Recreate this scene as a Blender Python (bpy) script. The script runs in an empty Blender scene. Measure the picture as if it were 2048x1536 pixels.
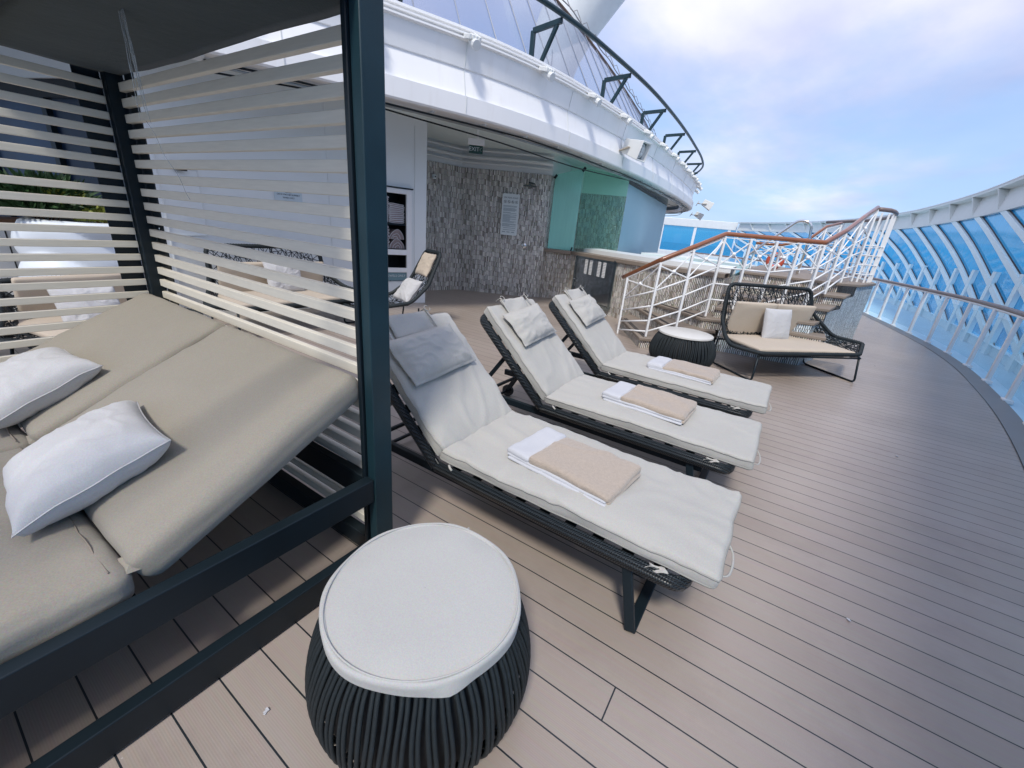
import bpy, bmesh, math, random
from mathutils import Vector, Matrix, noise, Euler
R = math.radians
rnd = random.Random(7)
S = bpy.context.scene
C = S.collection

# ------------------------------------------------------------------ camera
cam_d = bpy.data.cameras.new('camera'); cam = bpy.data.objects.new('camera', cam_d); C.objects.link(cam)
F_PX, PITCH, ROLL, YAW, CAM_H = 822.64, R(20.83), R(5.4427), R(31.801), 1.5
cam_d.sensor_fit = 'HORIZONTAL'; cam_d.sensor_width = 36.0; cam_d.lens = 36.0 * F_PX / 2048.0
cam_d.clip_start = 0.05; cam_d.clip_end = 60000
fw = Vector((-math.sin(YAW), math.cos(YAW), 0))
rt = Vector((math.cos(YAW), math.sin(YAW), 0))
look = fw * math.cos(PITCH) + Vector((0, 0, -math.sin(PITCH)))
upv = fw * math.sin(PITCH) + Vector((0, 0, math.cos(PITCH)))
# the camera is rolled a few degrees
cr, sr = math.cos(ROLL), math.sin(ROLL)
cx = rt * cr - (-upv) * sr
cy = -(rt * sr + (-upv) * cr)
cx = rt * cr + upv * sr
cy = upv * cr - rt * sr
M = Matrix((cx, cy, -look)).transposed().to_4x4()
M.translation = (0, 0, CAM_H)
cam.matrix_world = M
S.camera = cam

# ------------------------------------------------------------------ light
S.view_settings.view_transform = 'Standard'; S.view_settings.look = 'None'
S.view_settings.exposure = 1.02; S.view_settings.gamma = 1.0
SUN_EL, SUN_AZ = R(54), (0.33, -0.944)          # direction towards the sun
sd = Vector((SUN_AZ[0], SUN_AZ[1], 0)).normalized() * math.cos(SUN_EL) + Vector((0, 0, math.sin(SUN_EL)))
sl = bpy.data.lights.new('sun', 'SUN'); sl.energy = 1.4; sl.angle = R(9.0); sl.color = (1, .95, .87)
so = bpy.data.objects.new('sun', sl); C.objects.link(so)
so.rotation_euler = sd.to_track_quat('Z', 'Y').to_euler()
W = bpy.data.worlds.new('World'); S.world = W; W.use_nodes = True
nt = W.node_tree; nt.nodes.clear()
def N(nt, t, **k):
    n = nt.nodes.new(t)
    for a, v in k.items():
        if a.startswith('i_'):
            n.inputs[int(a[2:])].default_value = v
        else: setattr(n, a, v)
    return n
def MATH(nt, op, a=None, b=None, c=None, clamp=False):
    n = nt.nodes.new('ShaderNodeMath'); n.operation = op; n.use_clamp = clamp
    for i, v in enumerate((a, b, c)):
        if v is None: continue
        if isinstance(v, (int, float)): n.inputs[i].default_value = v
        else: nt.links.new(v, n.inputs[i])
    return n.outputs[0]
def MIXC(nt, f, a, b, mode='MIX'):
    n = nt.nodes.new('ShaderNodeMix'); n.data_type = 'RGBA'; n.blend_type = mode
    for i, v in ((0, f), (6, a), (7, b)):
        if isinstance(v, (int, float, tuple)):
            if isinstance(v, tuple) and len(v) == 3: v = (*v, 1)
            n.inputs[i].default_value = v
        else: nt.links.new(v, n.inputs[i])
    return n.outputs[2]
def RAMP(nt, f, stops, interp='LINEAR'):
    n = nt.nodes.new('ShaderNodeValToRGB'); n.color_ramp.interpolation = interp
    e = n.color_ramp.elements
    while len(e) < len(stops): e.new(0.5)
    for i, (p, c) in enumerate(stops):
        e[i].position = p; e[i].color = (*c, 1) if len(c) == 3 else c
    nt.links.new(f, n.inputs[0]); return n.outputs[0]
sky = N(nt, 'ShaderNodeTexSky', sky_type='NISHITA', sun_disc=False, sun_elevation=SUN_EL,
        sun_rotation=math.atan2(sd.x, sd.y), air_density=1.0, dust_density=1.0, ozone_density=1.5)
skys = nt.nodes.new('ShaderNodeVectorMath'); skys.operation = 'SCALE'; skys.inputs[3].default_value = 0.10
nt.links.new(sky.outputs[0], skys.inputs[0])
tc = nt.nodes.new('ShaderNodeTexCoord')
sx = nt.nodes.new('ShaderNodeSeparateXYZ'); nt.links.new(tc.outputs['Generated'], sx.inputs[0])
den = MATH(nt, 'MAXIMUM', MATH(nt, 'ADD', sx.outputs[2], 0.10), 0.05)
cxy = nt.nodes.new('ShaderNodeCombineXYZ')
nt.links.new(MATH(nt, 'DIVIDE', sx.outputs[0], den), cxy.inputs[0])
nt.links.new(MATH(nt, 'DIVIDE', sx.outputs[1], den), cxy.inputs[1])
n1 = N(nt, 'ShaderNodeTexNoise'); n1.inputs['Scale'].default_value = 0.75; n1.inputs['Detail'].default_value = 8; n1.inputs['Roughness'].default_value = .58
mp = N(nt, 'ShaderNodeMapping'); mp.inputs['Rotation'].default_value = (0, 0, R(25)); mp.inputs['Scale'].default_value = (1.0, .62, 1); mp.inputs['Location'].default_value = (3.3, 1.2, 0)
nt.links.new(cxy.outputs[0], mp.inputs[0]); nt.links.new(mp.outputs[0], n1.inputs['Vector'])
n2 = N(nt, 'ShaderNodeTexNoise'); n2.inputs['Scale'].default_value = .8; n2.inputs['Detail'].default_value = 7
nt.links.new(mp.outputs[0], n2.inputs['Vector'])
elev = sx.outputs[2]
cov = MATH(nt, 'ADD', n1.outputs[0], MATH(nt, 'MULTIPLY', MATH(nt, 'SUBTRACT', MATH(nt, 'MINIMUM', elev, .5), .34), .75))
mask = RAMP(nt, cov, [(.32, (.2, .2, .2)), (.56, (1, 1, 1))])
ccol = RAMP(nt, n2.outputs[0], [(.37, (.255, .29, .44)), (.52, (.37, .39, .51)), (.68, (.53, .53, .605))])
lowsky = RAMP(nt, elev, [(0.0, (.19, .32, .53)), (.5, (.20, .29, .49))])
base = MIXC(nt, .75, skys.outputs[0], lowsky)
final = MIXC(nt, mask, base, ccol)
bg = nt.nodes.new('ShaderNodeBackground'); nt.links.new(final, bg.inputs[0]); bg.inputs[1].default_value = 1.0
wo = nt.nodes.new('ShaderNodeOutputWorld'); nt.links.new(bg.outputs[0], wo.inputs[0])

# ------------------------------------------------------------------ materials
MATS = {}
def mat(name, col, rough=.6, metal=0, noise_amt=.08, nscale=3.0, bump=0, bscale=200, spec=.5, sheen=0, coat=0, stretch=None):
    if name in MATS: return MATS[name]
    m = bpy.data.materials.new(name); m.use_nodes = True; t = m.node_tree
    b = t.nodes['Principled BSDF']; MATS[name] = m
    tc = t.nodes.new('ShaderNodeTexCoord'); vec = tc.outputs['Object']
    if stretch:
        mm = N(t, 'ShaderNodeMapping'); mm.inputs['Scale'].default_value = stretch; t.links.new(vec, mm.inputs[0]); vec = mm.outputs[0]
    n = N(t, 'ShaderNodeTexNoise'); n.inputs['Scale'].default_value = nscale; n.inputs['Detail'].default_value = 4
    t.links.new(vec, n.inputs['Vector'])
    d = 1 - noise_amt * 2; u = 1 + noise_amt
    c = MIXC(t, n.outputs[0], tuple(min(1, x * d) for x in col), tuple(min(1, x * u) for x in col))
    t.links.new(c, b.inputs['Base Color'])
    b.inputs['Roughness'].default_value = rough; b.inputs['Metallic'].default_value = metal
    b.inputs['Specular IOR Level'].default_value = spec
    if sheen: b.inputs['Sheen Weight'].default_value = sheen
    if coat: b.inputs['Coat Weight'].default_value = coat
    if bump:
        n3 = N(t, 'ShaderNodeTexNoise'); n3.inputs['Scale'].default_value = bscale; n3.inputs['Detail'].default_value = 3
        t.links.new(vec, n3.inputs['Vector'])
        bp = N(t, 'ShaderNodeBump'); bp.inputs['Strength'].default_value = min(1, bump); bp.inputs['Distance'].default_value = .004
        t.links.new(n3.outputs[0], bp.inputs['Height']); t.links.new(bp.outputs[0], b.inputs['Normal'])
    return m
def fabric(name, col, weave=900, amt=.5, var=.05, dirt=.0):
    if name in MATS: return MATS[name]
    m = mat(name, col, .85, noise_amt=var, nscale=2.2, sheen=.15, spec=.2); t = m.node_tree; b = t.nodes['Principled BSDF']
    tc = t.nodes.new('ShaderNodeTexCoord'); s = t.nodes.new('ShaderNodeSeparateXYZ'); t.links.new(tc.outputs['Object'], s.inputs[0])
    k = weave
    h = MATH(t, 'MULTIPLY', MATH(t, 'SINE', MATH(t, 'MULTIPLY', MATH(t, 'ADD', s.outputs[0], s.outputs[2]), k)), MATH(t, 'SINE', MATH(t, 'MULTIPLY', MATH(t, 'SUBTRACT', s.outputs[1], s.outputs[2]), k)))
    n = N(t, 'ShaderNodeTexNoise'); n.inputs['Scale'].default_value = 11; n.inputs['Detail'].default_value = 9; n.inputs['Roughness'].default_value = .62
    t.links.new(tc.outputs['Object'], n.inputs['Vector'])
    hh = MATH(t, 'ADD', MATH(t, 'MULTIPLY', h, .05), MATH(t, 'MULTIPLY', n.outputs[0], 1.9))
    bp = N(t, 'ShaderNodeBump'); bp.inputs['Strength'].default_value = amt; bp.inputs['Distance'].default_value = .006
    t.links.new(hh, bp.inputs['Height']); t.links.new(bp.outputs[0], b.inputs['Normal'])
    nf = N(t, 'ShaderNodeTexNoise'); nf.inputs['Scale'].default_value = 230; nf.inputs['Detail'].default_value = 1
    t.links.new(tc.outputs['Object'], nf.inputs['Vector'])
    old = b.inputs['Base Color'].links[0].from_socket
    t.links.new(MIXC(t, .34, old, nf.outputs['Color'], 'SOFT_LIGHT'), b.inputs['Base Color'])
    return m
def glassy(name, tint, refl=.12, diff=0, dcol=(.5, .7, .7), rough=.02, streak=0, fk=.35):
    m = bpy.data.materials.new(name); m.use_nodes = True; t = m.node_tree; t.nodes.clear(); MATS[name] = m
    tr = N(t, 'ShaderNodeBsdfTransparent'); tr.inputs[0].default_value = (*tint, 1)
    gl = N(t, 'ShaderNodeBsdfGlossy'); gl.inputs['Roughness'].default_value = rough
    fr = N(t, 'ShaderNodeFresnel'); fr.inputs[0].default_value = 1.45
    f = MATH(t, 'ADD', MATH(t, 'MULTIPLY', fr.outputs[0], fk), refl * .5, clamp=True)
    mx = N(t, 'ShaderNodeMixShader'); t.links.new(f, mx.inputs[0]); t.links.new(tr.outputs[0], mx.inputs[1]); t.links.new(gl.outputs[0], mx.inputs[2])
    out = mx.outputs[0]
    if diff:
        di = N(t, 'ShaderNodeBsdfDiffuse'); di.inputs[0].default_value = (*dcol, 1)
        m2 = N(t, 'ShaderNodeMixShader'); m2.inputs[0].default_value = diff
        if streak:
            tc = t.nodes.new('ShaderNodeTexCoord'); mp = N(t, 'ShaderNodeMapping'); mp.inputs['Scale'].default_value = (6, 6, .4)
            n = N(t, 'ShaderNodeTexNoise'); n.inputs['Scale'].default_value = 4; n.inputs['Detail'].default_value = 4
            t.links.new(tc.outputs['Object'], mp.inputs[0]); t.links.new(mp.outputs[0], n.inputs['Vector'])
            t.links.new(MATH(t, 'ADD', diff - streak * .5, MATH(t, 'MULTIPLY', n.outputs[0], streak)), m2.inputs[0])
        t.links.new(out, m2.inputs[1]); t.links.new(di.outputs[0], m2.inputs[2]); out = m2.outputs[0]
    o = N(t, 'ShaderNodeOutputMaterial'); t.links.new(out, o.inputs[0])
    return m
def deck_mat():
    m = bpy.data.materials.new('deck_planks'); m.use_nodes = True; t = m.node_tree; b = t.nodes['Principled BSDF']
    tc = t.nodes.new('ShaderNodeTexCoord'); s = t.nodes.new('ShaderNodeSeparateXYZ'); t.links.new(tc.outputs['Object'], s.inputs[0])
    P = .1328
    y = MATH(t, 'DIVIDE', MATH(t, 'SUBTRACT', s.outputs[1], .0398), P)
    row = MATH(t, 'FLOOR', y); fr = MATH(t, 'FRACT', y)
    d = MATH(t, 'MULTIPLY', MATH(t, 'MINIMUM', fr, MATH(t, 'SUBTRACT', 1, fr)), P)
    wn = N(t, 'ShaderNodeTexWhiteNoise', noise_dimensions='1D'); t.links.new(row, wn.inputs['W'])
    # butt joints, one in about four metres, somewhere else in each row
    xo = MATH(t, 'DIVIDE', MATH(t, 'ADD', s.outputs[0], MATH(t, 'MULTIPLY', MATH(t, 'FRACT', MATH(t, 'ADD', MATH(t, 'MULTIPLY', MATH(t, 'SUBTRACT', row, 7), .382), .0305)), 4.2)), 4.2)
    fx = MATH(t, 'FRACT', xo); dx = MATH(t, 'MULTIPLY', MATH(t, 'MINIMUM', fx, MATH(t, 'SUBTRACT', 1, fx)), 4.2)
    every = MATH(t, 'LESS_THAN', MATH(t, 'ABSOLUTE', MATH(t, 'SUBTRACT', MATH(t, 'PINGPONG', row, 27), 7)), .5)
    dx = MATH(t, 'ADD', dx, MATH(t, 'MULTIPLY', MATH(t, 'SUBTRACT', 1, every), 10))
    gy = MATH(t, 'LESS_THAN', d, .0026); gx = MATH(t, 'LESS_THAN', dx, .0026)
    gap = MATH(t, 'MAXIMUM', gy, gx)
    plank = MIXC(t, wn.outputs[0], (.318, .262, .219), (.348, .292, .250))
    mp = N(t, 'ShaderNodeMapping'); mp.inputs['Scale'].default_value = (1.2, 40, 1); t.links.new(tc.outputs['Object'], mp.inputs[0])
    n = N(t, 'ShaderNodeTexNoise'); n.inputs['Scale'].default_value = 3; n.inputs['Detail'].default_value = 5; t.links.new(mp.outputs[0], n.inputs['Vector'])
    plank = MIXC(t, .16, plank, n.outputs['Color'], 'SOFT_LIGHT')
    n4 = N(t, 'ShaderNodeTexNoise'); n4.inputs['Scale'].default_value = .9; n4.inputs['Detail'].default_value = 6; t.links.new(tc.outputs['Object'], n4.inputs['Vector'])
    plank = MIXC(t, RAMP(t, n4.outputs[0], [(.4, (0, 0, 0)), (.75, (.4, .4, .4))]), plank, (.46, .41, .375))
    n5 = N(t, 'ShaderNodeTexNoise'); n5.inputs['Scale'].default_value = 2.3; n5.inputs['Detail'].default_value = 9; n5.inputs['Roughness'].default_value = .7; t.links.new(tc.outputs['Object'], n5.inputs['Vector'])
    plank = MIXC(t, RAMP(t, n5.outputs[0], [(.50, (0, 0, 0)), (.75, (.32, .32, .32))]), plank, (.20, .155, .13))
    sp = N(t, 'ShaderNodeTexVoronoi'); sp.inputs['Scale'].default_value = 5.0; t.links.new(tc.outputs['Object'], sp.inputs['Vector'])
    fleck = MATH(t, 'LESS_THAN', sp.outputs['Distance'], .012)
    plank = MIXC(t, MATH(t, 'MULTIPLY', fleck, .5), plank, (.6, .58, .55))
    t.links.new(MIXC(t, gap, plank, (.018, .024, .028)), b.inputs['Base Color'])
    rr = MATH(t, 'ADD', .22, MATH(t, 'MULTIPLY', n4.outputs[0], .26)); t.links.new(rr, b.inputs['Roughness'])
    b.inputs['Specular IOR Level'].default_value = .55
    rib = MATH(t, 'MULTIPLY', MATH(t, 'SINE', MATH(t, 'MULTIPLY', s.outputs[1], 2 * math.pi / .0063)), .025)
    hgt = MATH(t, 'ADD', MATH(t, 'SUBTRACT', rib, gap), MATH(t, 'MULTIPLY', n.outputs[0], .12))
    bp = N(t, 'ShaderNodeBump'); bp.inputs['Strength'].default_value = .6; bp.inputs['Distance'].default_value = .004
    t.links.new(hgt, bp.inputs['Height']); t.links.new(bp.outputs[0], b.inputs['Normal'])
    return m
def tile_mat(name, light=(.50, .50, .46), tones=None, w=.027, h=.105):
    if name in MATS: return MATS[name]
    m = bpy.data.materials.new(name); m.use_nodes = True; t = m.node_tree; b = t.nodes['Principled BSDF']; MATS[name] = m
    uv = t.nodes.new('ShaderNodeUVMap'); s = t.nodes.new('ShaderNodeSeparateXYZ'); t.links.new(uv.outputs[0], s.inputs[0])
    # rows of upright strips with irregular rows: each 105 mm row, each strip shifted a little
    cu = MATH(t, 'DIVIDE', s.outputs[0], w)
    colr = MATH(t, 'FLOOR', MATH(t, 'DIVIDE', cu, 2))
    wsh = N(t, 'ShaderNodeTexWhiteNoise', noise_dimensions='1D'); t.links.new(colr, wsh.inputs['W'])
    rv = MATH(t, 'ADD', MATH(t, 'DIVIDE', s.outputs[1], h), MATH(t, 'MULTIPLY', wsh.outputs[0], .5))
    row = MATH(t, 'FLOOR', rv); fv = MATH(t, 'FRACT', rv)
    w2 = N(t, 'ShaderNodeTexWhiteNoise', noise_dimensions='1D'); t.links.new(row, w2.inputs['W'])
    cu2 = MATH(t, 'ADD', cu, w2.outputs[0]); col = MATH(t, 'FLOOR', cu2); fu = MATH(t, 'FRACT', cu2)
    cv = t.nodes.new('ShaderNodeCombineXYZ'); t.links.new(col, cv.inputs[0]); t.links.new(row, cv.inputs[1])
    wn = N(t, 'ShaderNodeTexWhiteNoise', noise_dimensions='2D'); t.links.new(cv.outputs[0], wn.inputs['Vector'])
    tones = tones or [(0, (.30, .28, .25)), (.08, (.72, .70, .66)), (.40, (.86, .84, .79)), (.62, (.52, .49, .44)), (.78, (.78, .76, .71)), (.92, (.60, .56, .51))]
    c = RAMP(t, wn.outputs[0], tones, 'CONSTANT')
    ed = MATH(t, 'MULTIPLY', MATH(t, 'MINIMUM', fu, MATH(t, 'SUBTRACT', 1, fu)), w)
    ev = MATH(t, 'MULTIPLY', MATH(t, 'MINIMUM', fv, MATH(t, 'SUBTRACT', 1, fv)), h)
    g = MATH(t, 'LESS_THAN', MATH(t, 'MINIMUM', MATH(t, 'SUBTRACT', ed, MATH(t, 'MULTIPLY', MATH(t, 'FRACT', MATH(t, 'MULTIPLY', wn.outputs[0], 7.3)), .0050)), MATH(t, 'ADD', ev, .0012)), .0026)
    tc = t.nodes.new('ShaderNodeTexCoord'); n = N(t, 'ShaderNodeTexNoise'); n.inputs['Scale'].default_value = 30; t.links.new(tc.outputs['Object'], n.inputs['Vector'])
    c = MIXC(t, .5, c, n.outputs['Color'], 'SOFT_LIGHT')
    t.links.new(MIXC(t, g, c, (.08, .08, .075)), b.inputs['Base Color'])  # dark joints, widened at random to paint the shadow between strips
    b.inputs['Roughness'].default_value = .42
    hh = MATH(t, 'ADD', MATH(t, 'MULTIPLY', wn.outputs[0], 1.0), MATH(t, 'MULTIPLY', g, -1.0))
    bp = N(t, 'ShaderNodeBump'); bp.inputs['Strength'].default_value = 1.0; bp.inputs['Distance'].default_value = .008
    t.links.new(hh, bp.inputs['Height']); t.links.new(bp.outputs[0], b.inputs['Normal'])
    return m
def wicker_mat():
    m = bpy.data.materials.new('woven_wicker'); m.use_nodes = True; t = m.node_tree; b = t.nodes['Principled BSDF']; MATS['wicker'] = m
    tc = t.nodes.new('ShaderNodeTexCoord'); s = t.nodes.new('ShaderNodeSeparateXYZ'); t.links.new(tc.outputs['Object'], s.inputs[0])
    # herringbone: slanted strands whose slant flips on alternate bands
    L = MATH(t, 'ADD', s.outputs[0], MATH(t, 'MULTIPLY', s.outputs[1], .15))
    V = MATH(t, 'ADD', s.outputs[2], MATH(t, 'MULTIPLY', s.outputs[1], 1.0))
    band = MATH(t, 'PINGPONG', V, .011)
    ph = MATH(t, 'ADD', L, band)
    w = MATH(t, 'SINE', MATH(t, 'MULTIPLY', ph, 2 * math.pi / .0105))
    w2 = MATH(t, 'SINE', MATH(t, 'MULTIPLY', V, 2 * math.pi / .022))
    hgt = MATH(t, 'MAXIMUM', w, MATH(t, 'MULTIPLY', w2, .6))
    c = RAMP(t, hgt, [(0, (.004, .006, .008)), (.45, (.015, .022, .028)), (1, (.06, .08, .092))])
    t.links.new(c, b.inputs['Base Color']); b.inputs['Roughness'].default_value = .33
    bp = N(t, 'ShaderNodeBump'); bp.inputs['Strength'].default_value = 1.0; bp.inputs['Distance'].default_value = .005
    t.links.new(hgt, bp.inputs['Height']); t.links.new(bp.outputs[0], b.inputs['Normal'])
    return m

white = mat('white_paint', (.86, .87, .87), .38, noise_amt=.045, nscale=3.0, stretch=(1, 1, .22), bump=.12, bscale=2.5)
white_worn = mat('white_worn', (.76, .78, .77), .5, noise_amt=.05, nscale=4, bump=.15, bscale=30)
grey_white = mat('grey_white_panel', (.72, .75, .75), .5, noise_amt=.04)
ceiling_m = mat('soffit_paint', (.76, .84, .82), .6, noise_amt=.04)
charcoal = mat('charcoal_metal', (.009, .017, .023), .42, noise_amt=.2, nscale=6, spec=.3)
charcoal_post = mat('post_metal', (.013, .040, .052), .42, noise_amt=.2, nscale=5, bump=.05, bscale=60, spec=.35)
rope = mat('dark_rope', (.011, .019, .023), .62, noise_amt=.3, nscale=60, bump=.6, bscale=500)
web_m = mat('web_cord', (.012, .018, .022), .5, noise_amt=.2)
wicker = wicker_mat()
slat_m = mat('slat_wood', (.74, .70, .60), .55, noise_amt=.07, nscale=8, bump=.15, bscale=60, stretch=(1, 1, 12))
roof_m = fabric('roof_canvas', (.030, .040, .038), 500, .3)
daybed_m = fabric('daybed_canvas', (.30, .275, .228), 1500, .32, .06)
lounge_m = fabric('lounger_canvas', (.46, .45, .415), 1700, .35, .05)
pipe_m = mat('piping', (.33, .325, .30), .8, bump=.2, bscale=300)
pillow_m = fabric('white_pillow', (.53, .53, .535), 1500, .35, .03)
beige_m = fabric('beige_cushion', (.52, .445, .355), 1500, .3, .05)
terry_m = mat('terry_tan', (.46, .385, .315), .95, noise_amt=.11, nscale=90, bump=1.0, bscale=170, sheen=.4, spec=.1)
towel_w = mat('towel_white', (.56, .57, .60), .9, noise_amt=.03, bump=.5, bscale=300, spec=.1)
towel_g = mat('towel_taupe', (.33, .27, .27), .95, noise_amt=.12, nscale=40, bump=.8, bscale=300, spec=.1)
cover_m = fabric('table_cover', (.47, .468, .445), 1800, .22, .03)
marble_m = mat('table_stone', (.66, .65, .61), .35, noise_amt=.05)
teak = mat('varnished_teak', (.27, .095, .038), .28, noise_amt=.2, nscale=5, coat=.4, stretch=(1, 1, 1))
step_m = mat('composite_step', (.25, .205, .165), .6, noise_amt=.08, nscale=5, bump=.1, bscale=90)
rubber = mat('rubber', (.03, .032, .034), .8)
chrome = mat('chrome', (.75, .77, .78), .12, metal=1, noise_amt=.02)
steel_m = mat('mirror_steel', (.55, .60, .62), .07, metal=1, noise_amt=.10, nscale=1.2, bump=.6, bscale=3.5)
black_in = mat('black_interior', (.010, .012, .014), .6)
sea_m = mat('sea_water', (.010, .12, .26), .22, noise_amt=.25, nscale=.004)
bul_m = mat('bulwark_paint', (.80, .93, .97), .45, noise_amt=.05, nscale=1.0)
cope_m = mat('coping_paint', (.74, .77, .74), .5, noise_amt=.04)
gutter_m = mat('gutter_paint', (.55, .78, .92), .35, noise_amt=.1, nscale=1.3)  # white paint with the blue of the sky put into its colour
margin_m = mat('deck_margin', (.22, .215, .21), .45, noise_amt=.06, nscale=3)
exit_g = mat('exit_green', (.01, .06, .05), .4)
ink = mat('sign_ink', (.04, .07, .10), .6)
white_sign = mat('sign_white', (.66, .72, .73), .35, noise_amt=.02)
teal_sign = mat('sign_teal', (.16, .28, .32), .5)
red_m = mat('orange_red', (.55, .09, .05), .5)
leaf_m = mat('leaf_green', (.030, .085, .022), .6, noise_amt=.5, nscale=30)
leaf_y = mat('leaf_yellow', (.22, .25, .035), .6, noise_amt=.3, nscale=30)
window_dark = mat('dark_window', (.008, .022, .055), .3, noise_amt=.5, nscale=1.2, spec=.2)
window_blue = mat('blue_window', (.014, .05, .13), .3, noise_amt=.5, nscale=1.0, spec=.25)
brown_m = mat('brown_trim', (.14, .075, .04), .5)
tile = tile_mat('mosaic')
tile_warm = tile_mat('mosaic_warm', tones=[(0, (.36, .31, .25)), (.08, (.68, .64, .57)), (.40, (.82, .78, .72)), (.62, (.54, .48, .40)), (.78, (.74, .70, .63)), (.92, (.54, .48, .41))])
tub_w = mat('tub_white', (.80, .83, .83), .3, noise_amt=.02)
water_m = mat('pool_water', (.16, .42, .45), .08, noise_amt=.1)
g_pane = glassy('bulwark_glass', (.16, .56, .92), .08, 0.50, (.06, .50, .86), fk=.5, rough=.05, streak=.5)
g_teal = glassy('teal_glass', (.60, .94, .90), .04, .50, (.50, .95, .88), streak=.12)
g_teal2 = glassy('teal_glass_clear', (.83, .96, .90), .02, .06, (.4, .8, .7), fk=.15)
g_clear = glassy('clear_glass', (.84, .96, 1.0), .01, .12, (.6, .85, .95), fk=.06)
g_wind = glassy('windscreen_glass', (.62, .68, .78), .35, .22, (.40, .44, .55), .08, streak=.25)
g_blue = glassy('blue_glass', (.16, .55, .80), .08, .30, (.03, .34, .62))
plastic = glassy('clear_plastic', (.86, .9, .92), .5, .25, (.7, .75, .78), .2)

# ------------------------------------------------------------------ mesh helpers
ORG = {}
def link(o, parent=None):
    C.objects.link(o)
    if parent is not None:
        o.parent = parent; ORG[o.name] = ORG.get(parent.name, Vector())
    return o
def tag(o, label=None, cat=None, group=None, kind=None):
    if label: o['label'] = label
    if cat: o['category'] = cat
    if group: o['group'] = group
    if kind: o['kind'] = kind
    return o
def thing(name, label, cat, loc=(0, 0, 0), rz=0, group=None, local=False):
    """Empty at the base of a thing. local=True: parts are modelled round the origin."""
    o = bpy.data.objects.new(name, None); C.objects.link(o); o.empty_display_size = .1
    o.location = loc; o.rotation_euler = (0, 0, rz)
    ORG[o.name] = Vector() if local else Vector(loc)
    return tag(o, label, cat, group)
class MB:
    def __init__(s): s.v = []; s.f = []; s.uv = {}; s.mi = []
    def add(s, vs, fs, uvs=None):
        o = len(s.v); s.v += [Vector(v) for v in vs]; s.f += [tuple(i + o for i in f) for f in fs]
        if uvs:
            for i, u in enumerate(uvs): s.uv[o + i] = u
        return s
    def box(s, x0, x1, y0, y1, z0, z1):
        return s.add([(x, y, z) for z in (z0, z1) for y in (y0, y1) for x in (x0, x1)],
                     [(0, 2, 3, 1), (4, 5, 7, 6), (0, 1, 5, 4), (2, 6, 7, 3), (0, 4, 6, 2), (1, 3, 7, 5)])
    def obox(s, p0, p1, w, h, up=(0, 0, 1)):
        p0, p1 = Vector(p0), Vector(p1); d = (p1 - p0).normalized(); upv = Vector(up)
        if abs(d.dot(upv)) > .99: upv = Vector((1, 0, 0))
        a = d.cross(upv).normalized() * (w / 2); b = a.cross(d).normalized() * (h / 2)
        vs = [p + sa * a + sb * b for p in (p0, p1) for sb in (-1, 1) for sa in (-1, 1)]
        return s.add(vs, [(0, 1, 3, 2), (4, 6, 7, 5), (0, 4, 5, 1), (2, 3, 7, 6), (0, 2, 6, 4), (1, 5, 7, 3)])
    def tube(s, path, r, n=8, closed=False, flat=None):
        P = [Vector(p) for p in path]; m = len(P); rings = []
        ref = None
        for i in range(m):
            if closed: t = (P[(i + 1) % m] - P[i - 1])
            else: t = P[min(i + 1, m - 1)] - P[max(i - 1, 0)]
            t.normalize()
            if ref is None:
                ref = Vector((0, 0, 1)) if abs(t.z) < .9 else Vector((1, 0, 0))
            a = (ref - t * ref.dot(t))
            if a.length < 1e-4: a = t.orthogonal()
            a.normalize(); ref = a; b = t.cross(a)
            rr = r[i] if isinstance(r, (list, tuple)) else r
            ra, rb = (rr, rr) if flat is None else (rr, rr * flat)
            rings.append([P[i] + a * math.cos(2 * math.pi * k / n) * ra + b * math.sin(2 * math.pi * k / n) * rb for k in range(n)])
        vs = [v for rg in rings for v in rg]; fs = []
        for i in range(m if closed else m - 1):
            j = (i + 1) % m
            for k in range(n):
                k2 = (k + 1) % n; fs.append((i * n + k, i * n + k2, j * n + k2, j * n + k))
        if not closed:
            fs.append(tuple(range(n - 1, -1, -1))); fs.append(tuple((m - 1) * n + k for k in range(n)))
        return s.add(vs, fs)
    def lathe(s, prof, n=48, c=(0, 0, 0), cap=True, fn=None):
        vs = []; fs = []
        for (r, z) in prof:
            for k in range(n):
                a = 2 * math.pi * k / n; rr, zz = (r, z) if fn is None else fn(r, z, a)
                vs.append((c[0] + rr * math.cos(a), c[1] + rr * math.sin(a), c[2] + zz))
        for i in range(len(prof) - 1):
            for k in range(n):
                k2 = (k + 1) % n; fs.append((i * n + k, i * n + k2, (i + 1) * n + k2, (i + 1) * n + k))
        if cap:
            fs.append(tuple(range(n - 1, -1, -1))); fs.append(tuple((len(prof) - 1) * n + k for k in range(n)))
        return s.add(vs, fs)
    def grid(s, fn, us, vs_, uvf=None):
        vv = []; uu = []
        for u in us:
            for v in vs_:
                vv.append(fn(u, v)); uu.append(uvf(u, v) if uvf else None)
        nv = len(vs_); fs = [(i * nv + j, (i + 1) * nv + j, (i + 1) * nv + j + 1, i * nv + j + 1) for i in range(len(us) - 1) for j in range(nv - 1)]
        return s.add(vv, fs, uu if uvf else None)
    def prism(s, poly, z0, z1):
        n = len(poly)
        vs = [(x, y, z0) for x, y in poly] + [(x, y, z1) for x, y in poly]
        fs = [tuple(range(n - 1, -1, -1)), tuple(range(n, 2 * n))] + [(i, (i + 1) % n, n + (i + 1) % n, n + i) for i in range(n)]
        return s.add(vs, fs)
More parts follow.
